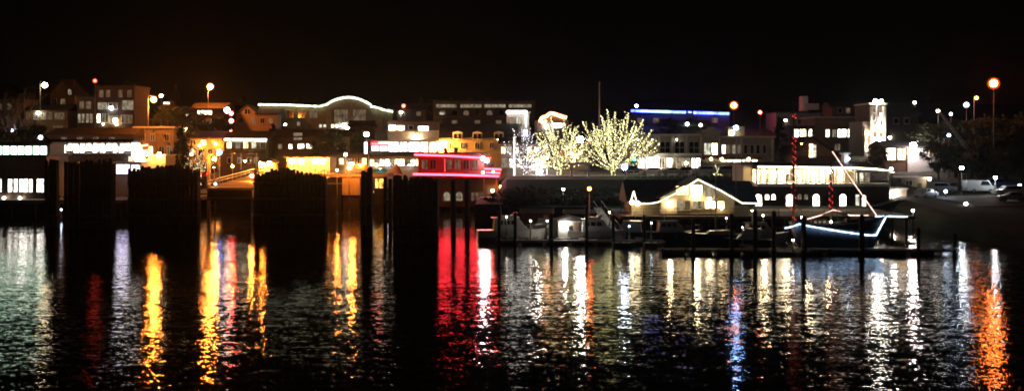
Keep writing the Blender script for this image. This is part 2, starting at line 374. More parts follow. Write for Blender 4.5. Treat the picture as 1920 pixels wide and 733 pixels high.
# --- its pier
p = thing('terminal_pier', 'dark timber pier carrying the terminal at the far left', 'pier', (-70, 186, 0))
k = MB(); k.box(-28, 17, -9.5, 10.2, 2.4, 2.98); k.build('deck', 'timber', p)
for i in range(12):
    k = MB(); k.tube((-26 + i * 3.8, -8.6, -3), (-26 + i * 3.8, -8.6, 2.4), .22, n=8); k.build('pile', 'pile', p)
for i in range(12):
    k = MB(); k.tube((-26 + i * 3.8, -2, -3), (-26 + i * 3.8, -2, 2.4), .22, n=8); k.build('pile', 'pile', p)
# --- overhead passenger walkway, lit truss
w = thing('passenger_walkway', 'covered overhead walkway with a lit white truss ending in a sloping stair', 'walkway', (-66, 192, 3))
Yw = 192.0
def wx(px): return PX(px, Yw) + 66
def wz(py): return PZ(py, Yw) - 3
k = MB(); k.box(wx(88), wx(247), -.2, 3.2, wz(292), wz(289)); k.build('deck', 'steel', w)
k = MB(); k.prism_x([(-.5, wz(266)), (1.5, wz(261)), (3.6, wz(266)), (3.6, wz(267)), (-.5, wz(267))], wx(86), wx(249)); k.build('roof', 'roof', w)
k = MB()
for py in (267.5, 288): k.tube((wx(88), -.15, wz(py)), (wx(247), -.15, wz(py)), .13)
for i in range(14):
    a = 88 + i * 159 / 13; k.tube((wx(a), -.15, wz(267.5)), (wx(a), -.15, wz(288)), .09)
    if i < 13:
        c = 88 + (i + 1) * 159 / 13; k.tube((wx(a if i % 2 else c), -.16, wz(268)), (wx(c if i % 2 else a), -.16, wz(288)), .09)
k.build('truss', 'white_paint', w)
for i in range(13):
    a = 88 + i * 159 / 13; k = MB(); k.box(wx(a + .8), wx(a + 11.4), .1, .2, wz(286 if i % 3 else 283), wz(270)); k.build('lit_panel', 'w_white', w)
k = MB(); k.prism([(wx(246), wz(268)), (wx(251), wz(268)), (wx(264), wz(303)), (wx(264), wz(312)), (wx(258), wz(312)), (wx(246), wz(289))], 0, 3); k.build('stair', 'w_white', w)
k = MB(); k.box(wx(100), wx(240), .2, 2.8, wz(303), wz(293)); k.build('lower_gallery', 'concrete', w)
for px in (96, 140, 185, 232, 252):
    k = MB(); k.tube((wx(px), 1.5, -6), (wx(px), 1.5, wz(291)), .3, n=8); k.build('support_post', 'steel', w)
# lit shelter under the stair end
b = Bld('waiting_shelter', 'small bright white shelter below the end of the overhead walkway', 'shelter', 213, 262, 189, 4, base=3.0)
b.walls(306, 'white_paint', y0=1, d=3); b.flat_roof(306, 'white_paint', .4, .25); b.win(215, 309, 239, 326, 'w_purple', 'steel', mull=1, y=1); b.win(243, 310, 259, 325, 'w_white', 'steel', mull=1, y=1)
for px in (214, 240, 261): b.box('post', px - .6, 306, px + .6, 352, 'steel', -.1, .1)
p = thing('shelter_pier', 'short timber pier with a cross beam under the bright white shelter', 'pier', (PX(235, 189), 191, 0))
k = MB(); k.box(-4.5, 6, -3, 5, 2.3, 2.98); k.build('deck', 'timber', p)
for x in (-4, -.5, 3, 5.6): k = MB(); k.tube((x, -2.6, -3), (x, -2.6, 2.3), .2, n=8); k.build('pile', 'pile', p)

# --- dark ferry-lane buildings
b = Bld('tan_building', 'tan two storey building lit orange behind the end of the walkway', 'building', 252, 326, 232, 10)
b.walls(240, 'tan'); b.flat_roof(240, 'trim', .3, .3); b.row((268, 286, 313), 252, 264, 7, ['glass', 'w_faint', 'glass'], mull=1); b.row((262, 282, 303, 318), 275, 292, 9, ['w_orange', 'w_warm', 'glass', 'w_faint'], mull=1)
b.line([(258, 275), (278, 272)], .12, 'n_orange'); b.line([(258, 284), (280, 282)], .12, 'n_orange')
b.box('awning', 262, 296, 320, 299, 'canvas', -1.6, 0)
b = Bld('loading_shed', 'low sunlit coloured shed with a flat tan wall right of the white shelter', 'shed', 262, 310, 205, 6)
b.r['label'] = 'low tan shed with an orange floodlit blank wall beside the walkway stair'
b.walls(292, 'beige', 278, 310); b.walls(298, 'tan', 262, 278); b.flat_roof(292, 'trim', .2, .2, 278, 310); b.door(266, 304, 274, 330)
b.lamp(276, 289, 'b_yellow', .3); b.lamp(300, 289, 'b_yellow', .3)
b = Bld('shop_building', 'storefront with a bright pale yellow lit canopy below the two red lights', 'shop', 421, 502, 232, 9)
b.walls(262, 'olive'); b.side_roof(262, 246, 'roofbrown'); b.line([(422, 262.5), (501, 263)], .35, 'n_eave', y=-.6)
b.row((430, 446, 461, 476, 493), 267, 278, 8, ['w_warm', 'glass', 'w_warm', 'w_pale', 'glass'], mull=1); b.row((437, 470), 284, 300, 9, ['glass', 'w_dim'])
b.box('canopy', 420, 263.5, 503, 265.5, 'cream', -1.5, 0)
b = Bld('gabled_house', 'pale gabled house on the hill right of the upper red light', 'house', 442, 520, 300, 9)
b.walls(212, 'pinkwall'); b.gable(446, 482, 212, 198, 'roofbrown', wall='pinkwall'); b.side_roof(213, 203, 'roofbrown', 482, 520)
b.win(459, 205, 469, 214, 'glass', mull=1); b.row((452, 476, 492, 508), 222, 231, 7, ['glass', 'w_faint', 'glass', 'w_faint'], mull=1)
b = Bld('toll_shelter', 'brown vehicle shelter with pale slanted posts above the orange ramp', 'shelter', 408, 482, 214, 5)
b.walls(289, 'brown', y0=2, d=3); b.flat_roof(287, 'roofbrown', .3, .3)
for px in (409, 435, 452, 481): b.box('post', px - .7, 287, px + .7, 318, 'trim', -.1, .1)
b.row((425, 444, 463, 476), 296, 306, 6, ['glass', 'w_dim', 'glass', 'w_dim'], y=2)
b.lamp(461, 302, 'b_dimwarm', .22)
# --- orange lit sheds / garage bays
b = Bld('garage_building', 'low building with blazing orange open bays above the dark timber wall', 'garage', 538, 618, 204, 7)
b.walls(296, 'tan'); b.flat_roof(296, 'roofbrown', .6, .25)
for a, c in ((541, 553), (557, 567), (571, 579), (585, 595), (599, 613)): b.win(a, 303, c, 324, 'w_orange', 'tan', mull=1)
for px in (549, 566, 592, 607): b.lamp(px, 303, 'b_hot', .42, y=-.9)
b = Bld('kiosk', 'small orange lit ticket kiosk left of the blazing garage bays', 'kiosk', 485, 514, 203, 4)
b.walls(305, 'tan'); b.hip(305, 297, 'roofbrown', .5, 1.4); b.win(488, 309, 496, 320, 'w_orange', 'trim'); b.win(501, 309, 511, 320, 'w_orange', 'trim')
b.lamp(490, 307, 'b_hot', .3); b.lamp(506, 306, 'b_hot', .34)
# --- grand arched building with light outline
b = Bld('arched_hall', 'long grey-green hall with an arched parapet outlined in white lights', 'hall', 486, 735, 305, 14)
b.walls(199, 'olive', 486, 612); b.walls(205, 'stone', 612, 736)
k = MB(); N = 14; arc = [(b.X(612), b.Z(206))] + [(b.X(612 + 84 * i / N), b.Z(205 - 21 * math.sin(math.pi * (i + 1.2) / (N + 2.4)) ** .75)) for i in range(N + 1)] + [(b.X(696), b.Z(206))]
k.prism(arc, -.8, 3); k.build('arched_parapet', 'stone', b.r)
b.line([(486, 196.5), (545, 197.5), (600, 200), (611, 197)], .24, 'n_pale', y=-1); 
k = MB(); k.path([(x, -1, z + .15) for x, z in arc[1:-1]], .26); k.build('light_strip', 'n_pale', b.r)
b.line([(696, 200), (712, 203), (722, 207), (737, 210)], .26, 'n_pale', y=-1)
b.win(627, 206, 652, 230, 'w_faint', 'stone', mull=4, trans=1); b.win(662, 206, 686, 230, 'w_faint', 'stone', mull=4, trans=1)
for px in (618, 656, 692, 715, 729): b.box('pilaster', px - 2.5, 204, px + 2.5, 246, 'stone', -.5, .02)
b.row((500, 522, 544, 566, 588), 207, 221, 13, ['glass', 'w_faint', 'glass'], mull=1)
b.row((505, 560), 229, 236, 5, 'w_dim'); b.row((601, 609, 624, 632, 637), 234, 239, 4.5, ['w_pale', 'w_pale', 'w_bright', 'w_bright'])
b.lamp(645, 235, 'b_dimwhite', .5); b.lamp(652, 241, 'b_dimwhite', .5); b.lamp(658, 242, 'b_dimwhite', .45); b.lamp(675, 238, 'b_dimwarm', .6)
b = Bld('brown_storehouse', 'dark brown storehouse with faint windows below the arched hall', 'building', 512, 655, 236, 10)
b.walls(256, 'brown'); b.side_roof(256, 243, 'roofbrown'); b.row((525, 545, 562), 271, 279, 6, ['w_dim', 'w_white', 'w_bright'], mull=1)
b.win(562, 270, 570, 278, 'w_white'); b.win(575, 270, 586, 278, 'w_bright'); b.row((610, 633, 645), 268, 278, 8, ['glass', 'w_faint', 'glass'], mull=1); b.win(551, 250, 566, 262, 'w_dim', y=0)
# --- pinkish building with white shop windows
b = Bld('pink_building', 'pale pink two storey building with white glaring shop windows', 'building', 727, 822, 240, 10)
b.walls(247, 'pinkwall'); b.walls(229, 'brown', y0=.6, d=9, pyb=248, name='upper_wall'); b.flat_roof(229, 'roofbrown', .3, .3, y0=.6, d=9); b.box('ledge', 726, 245, 823, 247, 'trim', -.4, 0)
b.win(729, 235, 741, 244, 'w_bright', y=.6); b.win(744, 236, 758, 244, 'w_bright', y=.6); b.win(784, 237, 803, 245, 'w_white', y=.6, mull=1); b.win(766, 236, 774, 243, 'glass', y=.6)
for a, c, m in ((729, 747, 'w_white'), (751, 763, 'w_pink'), (767, 786, 'w_purple'), (789, 802, 'w_bright'), (806, 818, 'w_warm')): b.win(a, 267, c, 287, m, 'trim', mull=1)
b.box('awning', 727, 262, 822, 264.5, 'canvas', -1.3, 0)
b.lamp(780, 257, 'b_warm', .38); b.lamp(778, 284, 'b_white', .38); b.lamp(733, 239, 'b_dimwhite', .35); b.lamp(752, 279, 'b_white', .3)
b = Bld('low_shop', 'low cream shop with a red neon line left of the pink building', 'shop', 694, 727, 238, 8)
b.walls(264, 'cream'); b.flat_roof(264, 'roofbrown', .3, .3); b.win(697, 274, 710, 283, 'w_pink', mull=1); b.win(713, 274, 725, 283, 'w_white', mull=1); b.line([(697, 270), (726, 270)], .14, 'n_red')
b.line([(710, 268), (727, 268)], .12, 'n_white')
# --- beige mansard with dormers
b = Bld('street_shops', 'low row of small lit shops between the vertical sign and the red neon building', 'shops', 692, 790, 216, 6)
b.walls(291, 'beige'); b.side_roof(291, 284, 'roofbrown', over=.3)
for i, m in enumerate(('w_warm', 'w_dim', 'w_pink', 'w_white', 'w_dim', 'w_warm', 'w_bright', 'w_dim', 'w_pink', 'w_warm')): b.win(694 + i * 9.5, 299, 701 + i * 9.5, 311, m, 'trim', mull=1)
b.lamp(706, 309, 'b_dimwarm', .26); b.lamp(728, 308, 'b_dimcold', .24); b.lamp(746, 303, 'b_dimwarm', .28); b.lamp(768, 308, 'b_dimcold', .22); b.box('awning', 758, 305, 776, 308, 'teal', -1.1, 0)
b = Bld('depot', 'low brown depot behind the orange lit trestle', 'depot', 618, 690, 214, 6)
b.walls(290, 'tan'); b.flat_roof(290, 'roofbrown', .3, .2); b.row((626, 640, 655, 670, 683), 297, 308, 8, ['w_faint', 'w_warm', 'w_dim', 'glass', 'w_warm'], mull=1); b.lamp(657, 306, 'b_dimwarm', .3); b.lamp(655, 315, 'b_dimwarm', .3); b.lamp(676, 310, 'b_sodium', .14)
b = Bld('mansard_building', 'beige building with a dark mansard roof and three white dormers', 'building', 822, 948, 242, 12)
b.walls(259, 'beige')
k = MB(); k.prism_x([(-.4, b.Z(259)), (2.6, PZ(232, b.Y + 2.6) - b.base), (11, PZ(232, b.Y + 2.6) - b.base), (12.4, b.Z(259))], b.X(820), b.X(972)); k.build('roof', 'roof', b.r)
for px in (858, 895, 935):
    k = MB(); k.box(b.X(px - 9), b.X(px + 9), -.2, 2.5, b.Z(262), b.Z(249)); d = k.build('dormer', 'trim', b.r)
    for s in (-4.2, 4.2):
        k = MB(); k.box(b.X(px + s - 2.8), b.X(px + s + 2.8), -.26, -.19, b.Z(260.5), b.Z(251)); k.build('pane', 'glass', d)
    k = MB(); k.prism([(b.X(px - 10), b.Z(249)), (b.X(px + 10), b.Z(249)), (b.X(px), b.Z(246))], -.4, 2.4); k.build('dormer_roof', 'trim', d)
b.row((842, 868, 895, 922), 268, 279, 8, ['glass', 'w_faint', 'glass', 'glass'], mull=1)
b.lamp(822, 274, 'b_hot', .95, y=-1.3); b.lamp(934, 262, 'b_dimwarm', .12)
b.box('ledge', 822, 262.5, 948, 264, 'cream', -.3, 0)
# --- big dark hip building behind
b = Bld('apartment_building', 'large dark flat roofed block on the hill behind the mansard roof', 'building', 812, 1003, 325, 16)
b.walls(190, 'greywall'); b.flat_roof(190, 'roof', .6, .3); b.box('ledge', 812, 219, 1003, 221, 'stone', -.4, 0)
for a, c in ((818, 856), (863, 903), (908, 948), (954, 996)): b.win(a, 196, c, 202, 'w_pale' if a < 0 else 'w_dim', 'greywall', mull=5)
for px in (830, 852, 874, 896, 918, 940, 962, 984): b.win(px - 5, 207, px + 5, 216, 'w_faint' if px % 4 else 'glass', 'stone', arch=True)
for px in (845, 880, 915): b.box('roof_vent', px - 4, 183, px + 4, 190, 'darkwall', 2, 4)
b.win(824, 211, 833, 215, 'w_pale')
b.row((852, 895, 935), 226, 233, 10, 'w_faint')
# --- white lit corner
b = Bld('white_corner_building', 'white building with a glowing eave line and corner left of the lit trees', 'building', 950, 992, 245, 9)
b.walls(212, 'white_paint'); b.flat_roof(212, 'white_paint', .3, .25); b.line([(950, 210), (988, 210)], .28, 'n_white', y=-.5); b.line([(986, 211), (986, 240)], .1, 'n_white', y=-.5); b.row((958, 972), 220, 232, 7, ['w_dim', 'w_pale'], mull=1)
b.row((956, 971, 985), 244, 256, 8, ['w_purple', 'w_dim', 'w_purple'], mull=1)
b = Bld('cafe_building', 'pale pinkish cafe with small warm windows behind the white lit tree', 'cafe', 938, 1030, 222, 9)
b.walls(268, 'pinkwall'); b.side_roof(268, 257, 'roofbrown'); b.row((944, 955, 968, 981, 993, 1006), 276, 288, 7, ['w_warm', 'w_pale', 'w_pink', 'w_dim', 'w_bright', 'w_pink'], mull=1)
b.row((946, 960, 975, 990, 1005, 1019), 298, 314, 9, ['w_dim', 'w_pink', 'w_bright', 'w_white', 'w_white', 'w_warm'], mull=1)
b.lamp(997, 309, 'b_pinkish', .55); b.lamp(1008, 300, 'b_white', .5)
b = Bld('sign_building', 'dark building crowned with an orange neon arch over a blue-white sign', 'building', 1003, 1066, 262, 9)
b.walls(226, 'darkwall'); k = MB(); pts = [(1012, 229), (1016, 221), (1024, 219), (1031, 213), (1040, 214), (1050, 218), (1062, 221)]
k.path([(b.X(x), -.4, b.Z(z)) for x, z in pts], .38, 6); k.build('neon_arch', 'n_orange', b.r)
b.line([(1013, 226), (1020, 232), (1024, 226)], .3, 'n_orange', y=-.45)
b.win(1037, 231, 1054, 240, 'w_purple', 'dark_metal', name='lit_sign'); b.lamp(1024, 236, 'b_white', .35)
k = MB(); k.prism([(b.X(1010), b.Z(226)), (b.X(1022), b.Z(217)), (b.X(1036), b.Z(210)), (b.X(1052), b.Z(213)), (b.X(1064), b.Z(226))], 0, .5); k.build('parapet', 'brown', b.r)
b = Bld('brown_restaurant', 'brown pitched restaurant lit amber between the two glowing trees', 'restaurant', 1050, 1100, 219, 9)
b.walls(285, 'tan'); b.gable(1046, 1104, 287, 268, 'roofbrown', wall='tan'); b.row((1060, 1074, 1088), 296, 309, 9, ['w_faint', 'w_warm', 'w_dim'], mull=1); b.lamp(1061, 293, 'b_orange', .3); b.lamp(1074, 290, 'b_dimwarm', .25)
b = Bld('shop_row', 'row of white lit shop fronts right of the largest glowing tree', 'shops', 1150, 1314, 219, 9)
b.walls(290, 'greywall'); b.flat_roof(290, 'trim', .3, .2)
for i, (a, c, m) in enumerate(((1156, 1166, 'w_dim'), (1196, 1207, 'w_pink'), (1213, 1230, 'w_white'), (1236, 1246, 'w_dim'), (1250, 1259, 'w_pink'), (1262, 1275, 'w_dim'), (1279, 1293, 'w_dim'), (1297, 1303, 'w_white'), (1306, 1312, 'w_white'))): b.win(a, 297, c, 315, m, 'trim', mull=1)
b.lamp(1222, 301, 'b_white', .55); b.lamp(1214, 300, 'b_red', .18); b.lamp(1256, 301, 'b_dimwarm', .35); b.lamp(1286, 306, 'b_dimwarm', .3); b.lamp(1228, 315, 'b_white', .3)
# --- blue striped long building
b = Bld('long_hall', 'long dark flat building with a bright blue light line along its roof', 'hall', 1180, 1368, 318, 14)
b.walls(213, 'darkwall'); b.flat_roof(213, 'roof', .3, .25); b.line([(1183, 208), (1285, 211)], .34, 'n_blue', y=-.6); b.line([(1300, 211.5), (1366, 213.5)], .36, 'n_blue', y=-.6)
b.line([(1290, 210.6), (1296, 211)], .2, 'n_blue', y=-.6)
b.row((1200, 1230, 1340), 222, 230, 10, 'w_faint'); b.lamp(1193, 199, 'b_dimcold', .4, y=-.5)
b = Bld('hill_house', 'dark hillside house with two small white lamps under the blue line', 'house', 1270, 1330, 285, 8)
b.walls(236, 'darkwall'); b.side_roof(236, 226, 'roof'); b.lamp(1288, 233, 'b_dimcold', .42); b.lamp(1313, 235, 'b_dimwhite', .36)
# --- two storey civic building
b = Bld('grey_stone_building', 'two storey grey-green building with a raised centre over warm shop fronts', 'building', 1180, 1452, 238, 13)
b.walls(254, 'stone', 1180, 1316); b.walls(247, 'stone', 1316, 1350, y0=-.4, name='tower_wall', d=8); b.walls(258, 'stone', 1350, 1452)
b.flat_roof(254, 'trim', .3, .3, 1180, 1312); b.flat_roof(258, 'trim', .3, .3, 1353, 1452)
k = MB(); k.prism([(b.X(1313), b.Z(247)), (b.X(1353), b.Z(247)), (b.X(1350), b.Z(244)), (b.X(1342), b.Z(243)), (b.X(1338), b.Z(238)), (b.X(1328), b.Z(238)), (b.X(1324), b.Z(243)), (b.X(1316), b.Z(244))], -.7, .5); k.build('pediment', 'stone', b.r)
b.win(1190, 266, 1206, 288, 'glass', 'trim', mull=1, trans=1); b.win(1214, 266, 1232, 288, 'w_faint', 'trim', mull=1, trans=1); b.win(1238, 266, 1256, 288, 'glass', 'trim', mull=1, trans=1)
b.win(1265, 266, 1283, 288, 'glass', 'trim', mull=1, trans=1); b.win(1292, 266, 1310, 288, 'glass', 'trim', mull=1, trans=1)
b.win(1320, 269, 1332, 290, 'w_pale', 'trim', mull=1, trans=1, y=-.4); b.win(1334, 269, 1344, 290, 'w_bright', 'trim', mull=1, trans=1, y=-.4)
for px, m in ((1357, 'w_bright'), (1366, 'w_faint'), (1376, 'w_dim'), (1386, 'w_faint'), (1398, 'glass'), (1410, 'glass'), (1421, 'glass'), (1433, 'glass')): b.win(px - 3, 272, px + 3, 288, m, 'trim', t=.14)
b.box('awning', 1316, 295, 1425, 298, 'redbrick', -1.8, 0)
for i in range(9): b.win(1317 + i * 11.6, 300, 1326.5 + i * 11.6, 317, ['w_bright', 'w_white', 'w_bright', 'w_warm'][i % 4], 'trim', mull=1)
for px in (1185, 1210, 1236, 1260, 1287, 1314, 1348, 1390, 1448): b.box('pilaster', px - 1.6, 256 if px < 1350 else 260, px + 1.6, 320, 'trim', -.42 if px in (1314, 1348) else -.25, .02)
b.box('penthouse', 1368, 237, 1399, 257, 'greywall', 1.5, 5); b.lamp(1374, 249, 'b_dimwarm', .5, y=.9)
for px in (1330, 1350, 1400): b.lamp(px, 298, 'b_dimwarm', .28, y=-2)
for px in (1196, 1222, 1268): b.lamp(px, 262, 'b_dimwhite', .12, y=-.7)
# --- right-hand cluster
b = Bld('grey_annex', 'dark grey building with stepped white rooftop boxes', 'building', 1455, 1540, 300, 12)
b.walls(212, 'greywall'); b.flat_roof(212, 'roof', .3, .3); b.box('rooftop_box', 1507, 180, 1519, 208, 'white_paint', 2, 5); b.box('rooftop_box', 1510, 194, 1538, 206, 'trim', 1, 4)
b.row((1475, 1500, 1525), 224, 233, 9, ['w_faint', 'glass', 'w_faint'], mull=1)
b = Bld('brown_hotel', 'brown hotel wing with a row of white lit upper windows', 'hotel', 1482, 1632, 262, 12)
b.walls(221, 'tan', 1527, 1632); b.walls(238, 'brown', 1482, 1527); b.flat_roof(221, 'trim', .3, .25, 1527, 1632); b.flat_roof(238, 'roofbrown', .2, .2, 1482, 1526)
for a, c, m in ((1487, 1497, 'w_white'), (1500, 1511, 'w_bright'), (1516, 1522, 'w_white'), (1548, 1555, 'w_pink'), (1560, 1568, 'w_dim'), (1571, 1586, 'w_white'), (1590, 1597, 'w_bright'), (1600, 1608, 'w_pink')): b.win(a, 243, c, 257, m, 'brown', mull=1)
b.box('ledge', 1527, 229, 1632, 230.5, 'cream', -.3, 0); b.row((1540, 1570, 1600), 270, 282, 10, ['glass', 'w_faint'], mull=1)
b = Bld('brick_upper_house', 'brown upper house with two warm windows left of the lit tower', 'house', 1560, 1634, 290, 9)
b.walls(200, 'brown'); b.side_roof(200, 191, 'roofbrown'); b.win(1604, 200, 1613, 215, 'w_bright', mull=1); b.win(1615, 201, 1624, 216, 'w_warm', mull=1); b.row((1575, 1590), 203, 212, 7, ['glass', 'w_faint'])
b = Bld('tower_building', 'tall narrow floodlit tower block with vertical pale piers', 'tower', 1617, 1661, 246, 10)
b.walls(196, 'brown', 1630, 1661); b.walls(228, 'pinkwall', 1617, 1630, y0=-.2); b.flat_roof(196, 'trim', .3, .3, 1630, 1661)
for px, t0 in ((1622, 236), (1633, 200), (1645, 198), (1657, 200)): b.box('pier', px - 2.2, t0, px + 2.2, 300, 'white_paint', -.7, .02)
b.row((1639, 1651), 212, 226, 4.5, ['w_dim', 'w_pink']); b.row((1639, 1651), 236, 248, 5, ['w_pink', 'w_white']); b.row((1627, 1639, 1651), 258, 276, 5, ['w_pink', 'w_bright', 'w_white'])
b.lamp(1640, 190, 'b_white', .4); b.lamp(1651, 190, 'b_white', .34); b.lamp(1645, 262, 'b_warm', .35, y=-1.4); b.lamp(1624, 250, 'b_dimwarm', .4, y=-1.2); b.lamp(1653, 243, 'b_dimwarm', .3, y=-1.2); b.lamp(1643, 232, 'b_white', .3, y=-1.6); b.lamp(1628, 275, 'b_white', .25, y=-1.6)  # extra lamps added down the front to brighten the piers
b = Bld('pitched_brown_house', 'broad brown gabled house with one tall lit window behind the red lit mast', 'house', 1486, 1574, 232, 10)
b.walls(292, 'brown'); b.gable(1484, 1576, 293, 258, 'roof', pxr=1522, wall='tan'); b.win(1517, 270, 1524, 295, 'w_warm', 'trim', trans=2); b.win(1525, 272, 1530, 295, 'w_pale', 'trim', trans=2); b.lamp(1501, 270, 'b_dimwarm', .12, y=-.8)
b = Bld('white_wall_house', 'low white walled building with a glaring corner lamp right of the tower', 'building', 1660, 1765, 216, 9)
b.walls(276, 'brown', 1660, 1701); b.walls(276, 'white_paint', 1701, 1765, y0=-.3, name='white_wall'); b.side_roof(276, 264, 'roof', 1660, 1765)
b.win(1661, 278, 1679, 300, 'w_bright', 'brown', mull=1); b.win(1683, 279, 1698, 300, 'w_warm', 'brown', mull=1); b.lamp(1708, 273, 'b_pinkish', .6, y=-1.3); b.row((1725, 1745), 284, 294, 7, ['glass', 'w_faint'], y=-.3)
b = Bld('dark_right_house', 'unlit dark house on the slope between tower and crane boom', 'house', 1668, 1722, 262, 9)
b.walls(214, 'darkwall'); b.side_roof(214, 200, 'roof'); b.row((1680, 1700), 222, 232, 9, 'glass'); b.lamp(1667, 258, 'b_dimwhite', .36)
b = Bld('beige_block', 'small square beige utility building behind the parking lot edge', 'building', 1690, 1737, 186, 5)
b.walls(334, 'beige'); b.flat_roof(334, 'trim', .2, .2); b.door(1721, 343, 1728, 358, 'brown'); b.win(1698, 339, 1710, 348, 'glass', mull=1); b.lamp(1739, 335, 'b_dimwhite', .28, y=-.9)

# --- arcade restaurant on the quay
b = Bld('arcade_restaurant', 'long low restaurant with a bright colonnade over a dark arched brick base', 'restaurant', 1400, 1668, 170, 11, base=2.0)
b.walls(349, 'brick'); b.walls(311, 'beige', y0=2.6, d=8.4, pyb=350, px1=1640, name='upper_wall'); b.box('terrace_edge', 1418, 344, 1668, 349.5, 'white_paint', -.5, 2.6)
k = MB(); k.prism_x([(-.9, b.Z(316)), (4, b.Z(305)), (11.5, b.Z(305)), (11.5, b.Z(316.5)), (-.9, b.Z(317))], b.X(1418), b.X(1642)); k.build('roof', 'roofbrown', b.r)
k = MB(); k.box(b.X(1600), b.X(1672), -1.2, 2.8, b.Z(322), b.Z(320)); k.build('porch_roof', 'white_paint', b.r)
b.line([(1418, 312.5), (1590, 314.5), (1640, 317), (1672, 322)], .14, 'n_eave', y=-1.05)
for i, px in enumerate((1424, 1440, 1456, 1472, 1488, 1504, 1520, 1536, 1552, 1568, 1584)): b.win(px - 5.5, 319, px + 5.5, 341, ['w_bright', 'w_warm', 'w_white', 'w_bright', 'w_dim'][i % 5], 'beige', mull=1, y=2.55)
for i in range(11): b.box('column', 1418 + i * 18.4 - 1.1, 317, 1418 + i * 18.4 + 1.1, 345, 'white_paint', -.45, -.15)
for px in (1606, 1664): b.box('column', px - 2, 322, px + 2, 345, 'white_paint', -1.0, -.7)
for px in (1438, 1478, 1518, 1560): b.lamp(px, 322, 'b_warm', .34, y=1.2)
b.box('railing', 1420, 337, 1662, 338, 'white_paint', -.45, -.38)
b.win(1612, 325, 1628, 341, 'w_pale', 'beige', mull=1, y=2.55); b.win(1631, 324, 1640, 342, 'w_dim', 'beige', y=2.55)
for px in (1422, 1480, 1530, 1580): b.win(px - 6, 364, px + 6, 386, 'w_white', 'brick', arch=True, t=.2)
for px in (1438, 1450, 1499, 1511): b.win(px - 3.5, 364, px + 3.5, 374, 'w_bright' if px < 1460 else 'w_dim', 'brick', arch=True)
b.win(1604, 365, 1611, 385, 'w_pale', 'brick'); b.win(1616, 366, 1623, 386, 'w_white', 'brick', arch=True); b.win(1552, 369, 1561, 386, 'glass', 'brick', arch=True)
b.box('ledge', 1402, 389, 1640, 391, 'canvas', -.25, 0)
k = MB(); k.box(b.X(1594), b.X(1602), 3, 4.5, b.Z(316), b.Z(288)); k.box(b.X(1591), b.X(1605), 2.6, 4.9, b.Z(290), b.Z(287)); k.build('roof_vent', 'white_paint', b.r); b.lamp(1598, 298, 'b_dimcold', .2, y=2.0)
# lamp-washed low wall right of it
b = Bld('low_wall_building', 'pale wall washed by one white lamp right of the arched brick base', 'building', 1648, 1700, 173, 5, base=2.4)
b.walls(355, 'pinkwall'); b.flat_roof(355, 'trim', .2, .2); b.lamp(1673, 366, 'b_white', .32, y=-.7); b.door(1655, 372, 1662, 388); b.win(1684, 372, 1694, 381, 'w_dim', mull=1)

# --- red neon building
b = Bld('neon_building', 'dark red waterfront building edged with two long red neon lines', 'building', 776, 934, 193, 10, base=1.0)
b.walls(289, 'redbrick', 784, 908); b.walls(334, 'brown', 784, 934, y0=-.3, d=9)
k = MB(); k.box(b.X(778), b.X(916), -.9, 10, b.Z(290), b.Z(286.5)); k.build('roof', 'redbrick', b.r)
b.line([(778, 290), (850, 292.5), (920, 297)], .14, 'n_red', y=-1.05); b.line([(776, 326), (860, 327.5), (936, 330)], .15, 'n_red', y=-1.35)
k = MB(); k.box(b.X(774), b.X(938), -1.3, 0, b.Z(335), b.Z(329)); k.build('balcony', 'redbrick', b.r)
b.row((796, 812, 842, 858, 874, 890), 300, 317, 10, ['w_faint', 'glass', 'w_faint'], fr='redbrick', mull=1); b.box('drainpipe', 833, 298, 835, 322, 'trim', -.2, 0)
for px, py in ((906, 297), (913, 301)): b.lamp(px, py, 'b_pinkish', .36, y=-1.4)
b.line([(908, 316), (940, 317.5)], .13, 'n_red', y=-1.4); b.line([(912, 323), (938, 324)], .13, 'n_red', y=-1.4); b.box('entrance_sign', 912, 303, 926, 313, 'redbrick', -1.4, -1.2)
b.lamp(906, 323, 'b_red', .3, y=-1.4); b.lamp(925, 322, 'b_red', .25, y=-1.4)
for px in (838, 861): b.win(px - 6, 360, px + 6, 376, 'w_dim', 'concrete', arch=True, t=.18, y=-.3)
b.win(884, 361, 905, 376, 'w_faint', 'concrete', mull=2, trans=1, y=-.3); b.win(800, 362, 812, 376, 'glass', 'concrete', arch=True, y=-.3)
for px in (908, 931): b.box('post', px - 1, 333, px + 1, 382, 'white_paint', -1.2, -1)
b.box('railing', 906, 378, 933, 379, 'white_paint', -1.25, -1.15)
b.lamp(940, 350, 'b_orange', .32, y=-1); b.lamp(924, 357, 'b_dimwarm', .25, y=-1)
for i in range(8): k = MB(); k.tube((b.X(784) + i * 1.95, 0, -3.5), (b.X(784) + i * 1.95, 0, .02), .16, n=7); k.build('pile', 'pile', b.r)
b.chimney(833, 279, 288, 6); b.chimney(852, 278, 288, 7, y=5)

# --- clubhouse on the wharf
b = Bld('clubhouse', 'cream gabled clubhouse outlined with warm string lights on the wharf', 'clubhouse', 1184, 1404, 150, 9, base=2.35)
b.walls(378, 'cream', 1184, 1404)
b.side_roof(378, 337, 'roof', 1184, 1240, over=.7, back=9.6, rise_y=5); b.side_roof(381, 339, 'roof', 1370, 1416, over=.4, back=9.6, rise_y=5)
k = MB(); k.prism_x([(-.1, b.Z(372)), (5, PZ(337, b.Y + 5) - b.base), (9.6, b.Z(372))], b.X(1236), b.X(1374)); k.build('ridge_roof', 'roof', b.r)
k = MB(); g0 = [(1236, 368), (1303, 335), (1372, 368)]
k.prism([(b.X(1236), b.Z(400) * 0 + b.Z(399)), (b.X(1372), b.Z(399)), (b.X(1372), b.Z(368)), (b.X(1303), b.Z(336)), (b.X(1236), b.Z(368))], -1.8, 0); k.build('front_gable', 'cream', b.r)
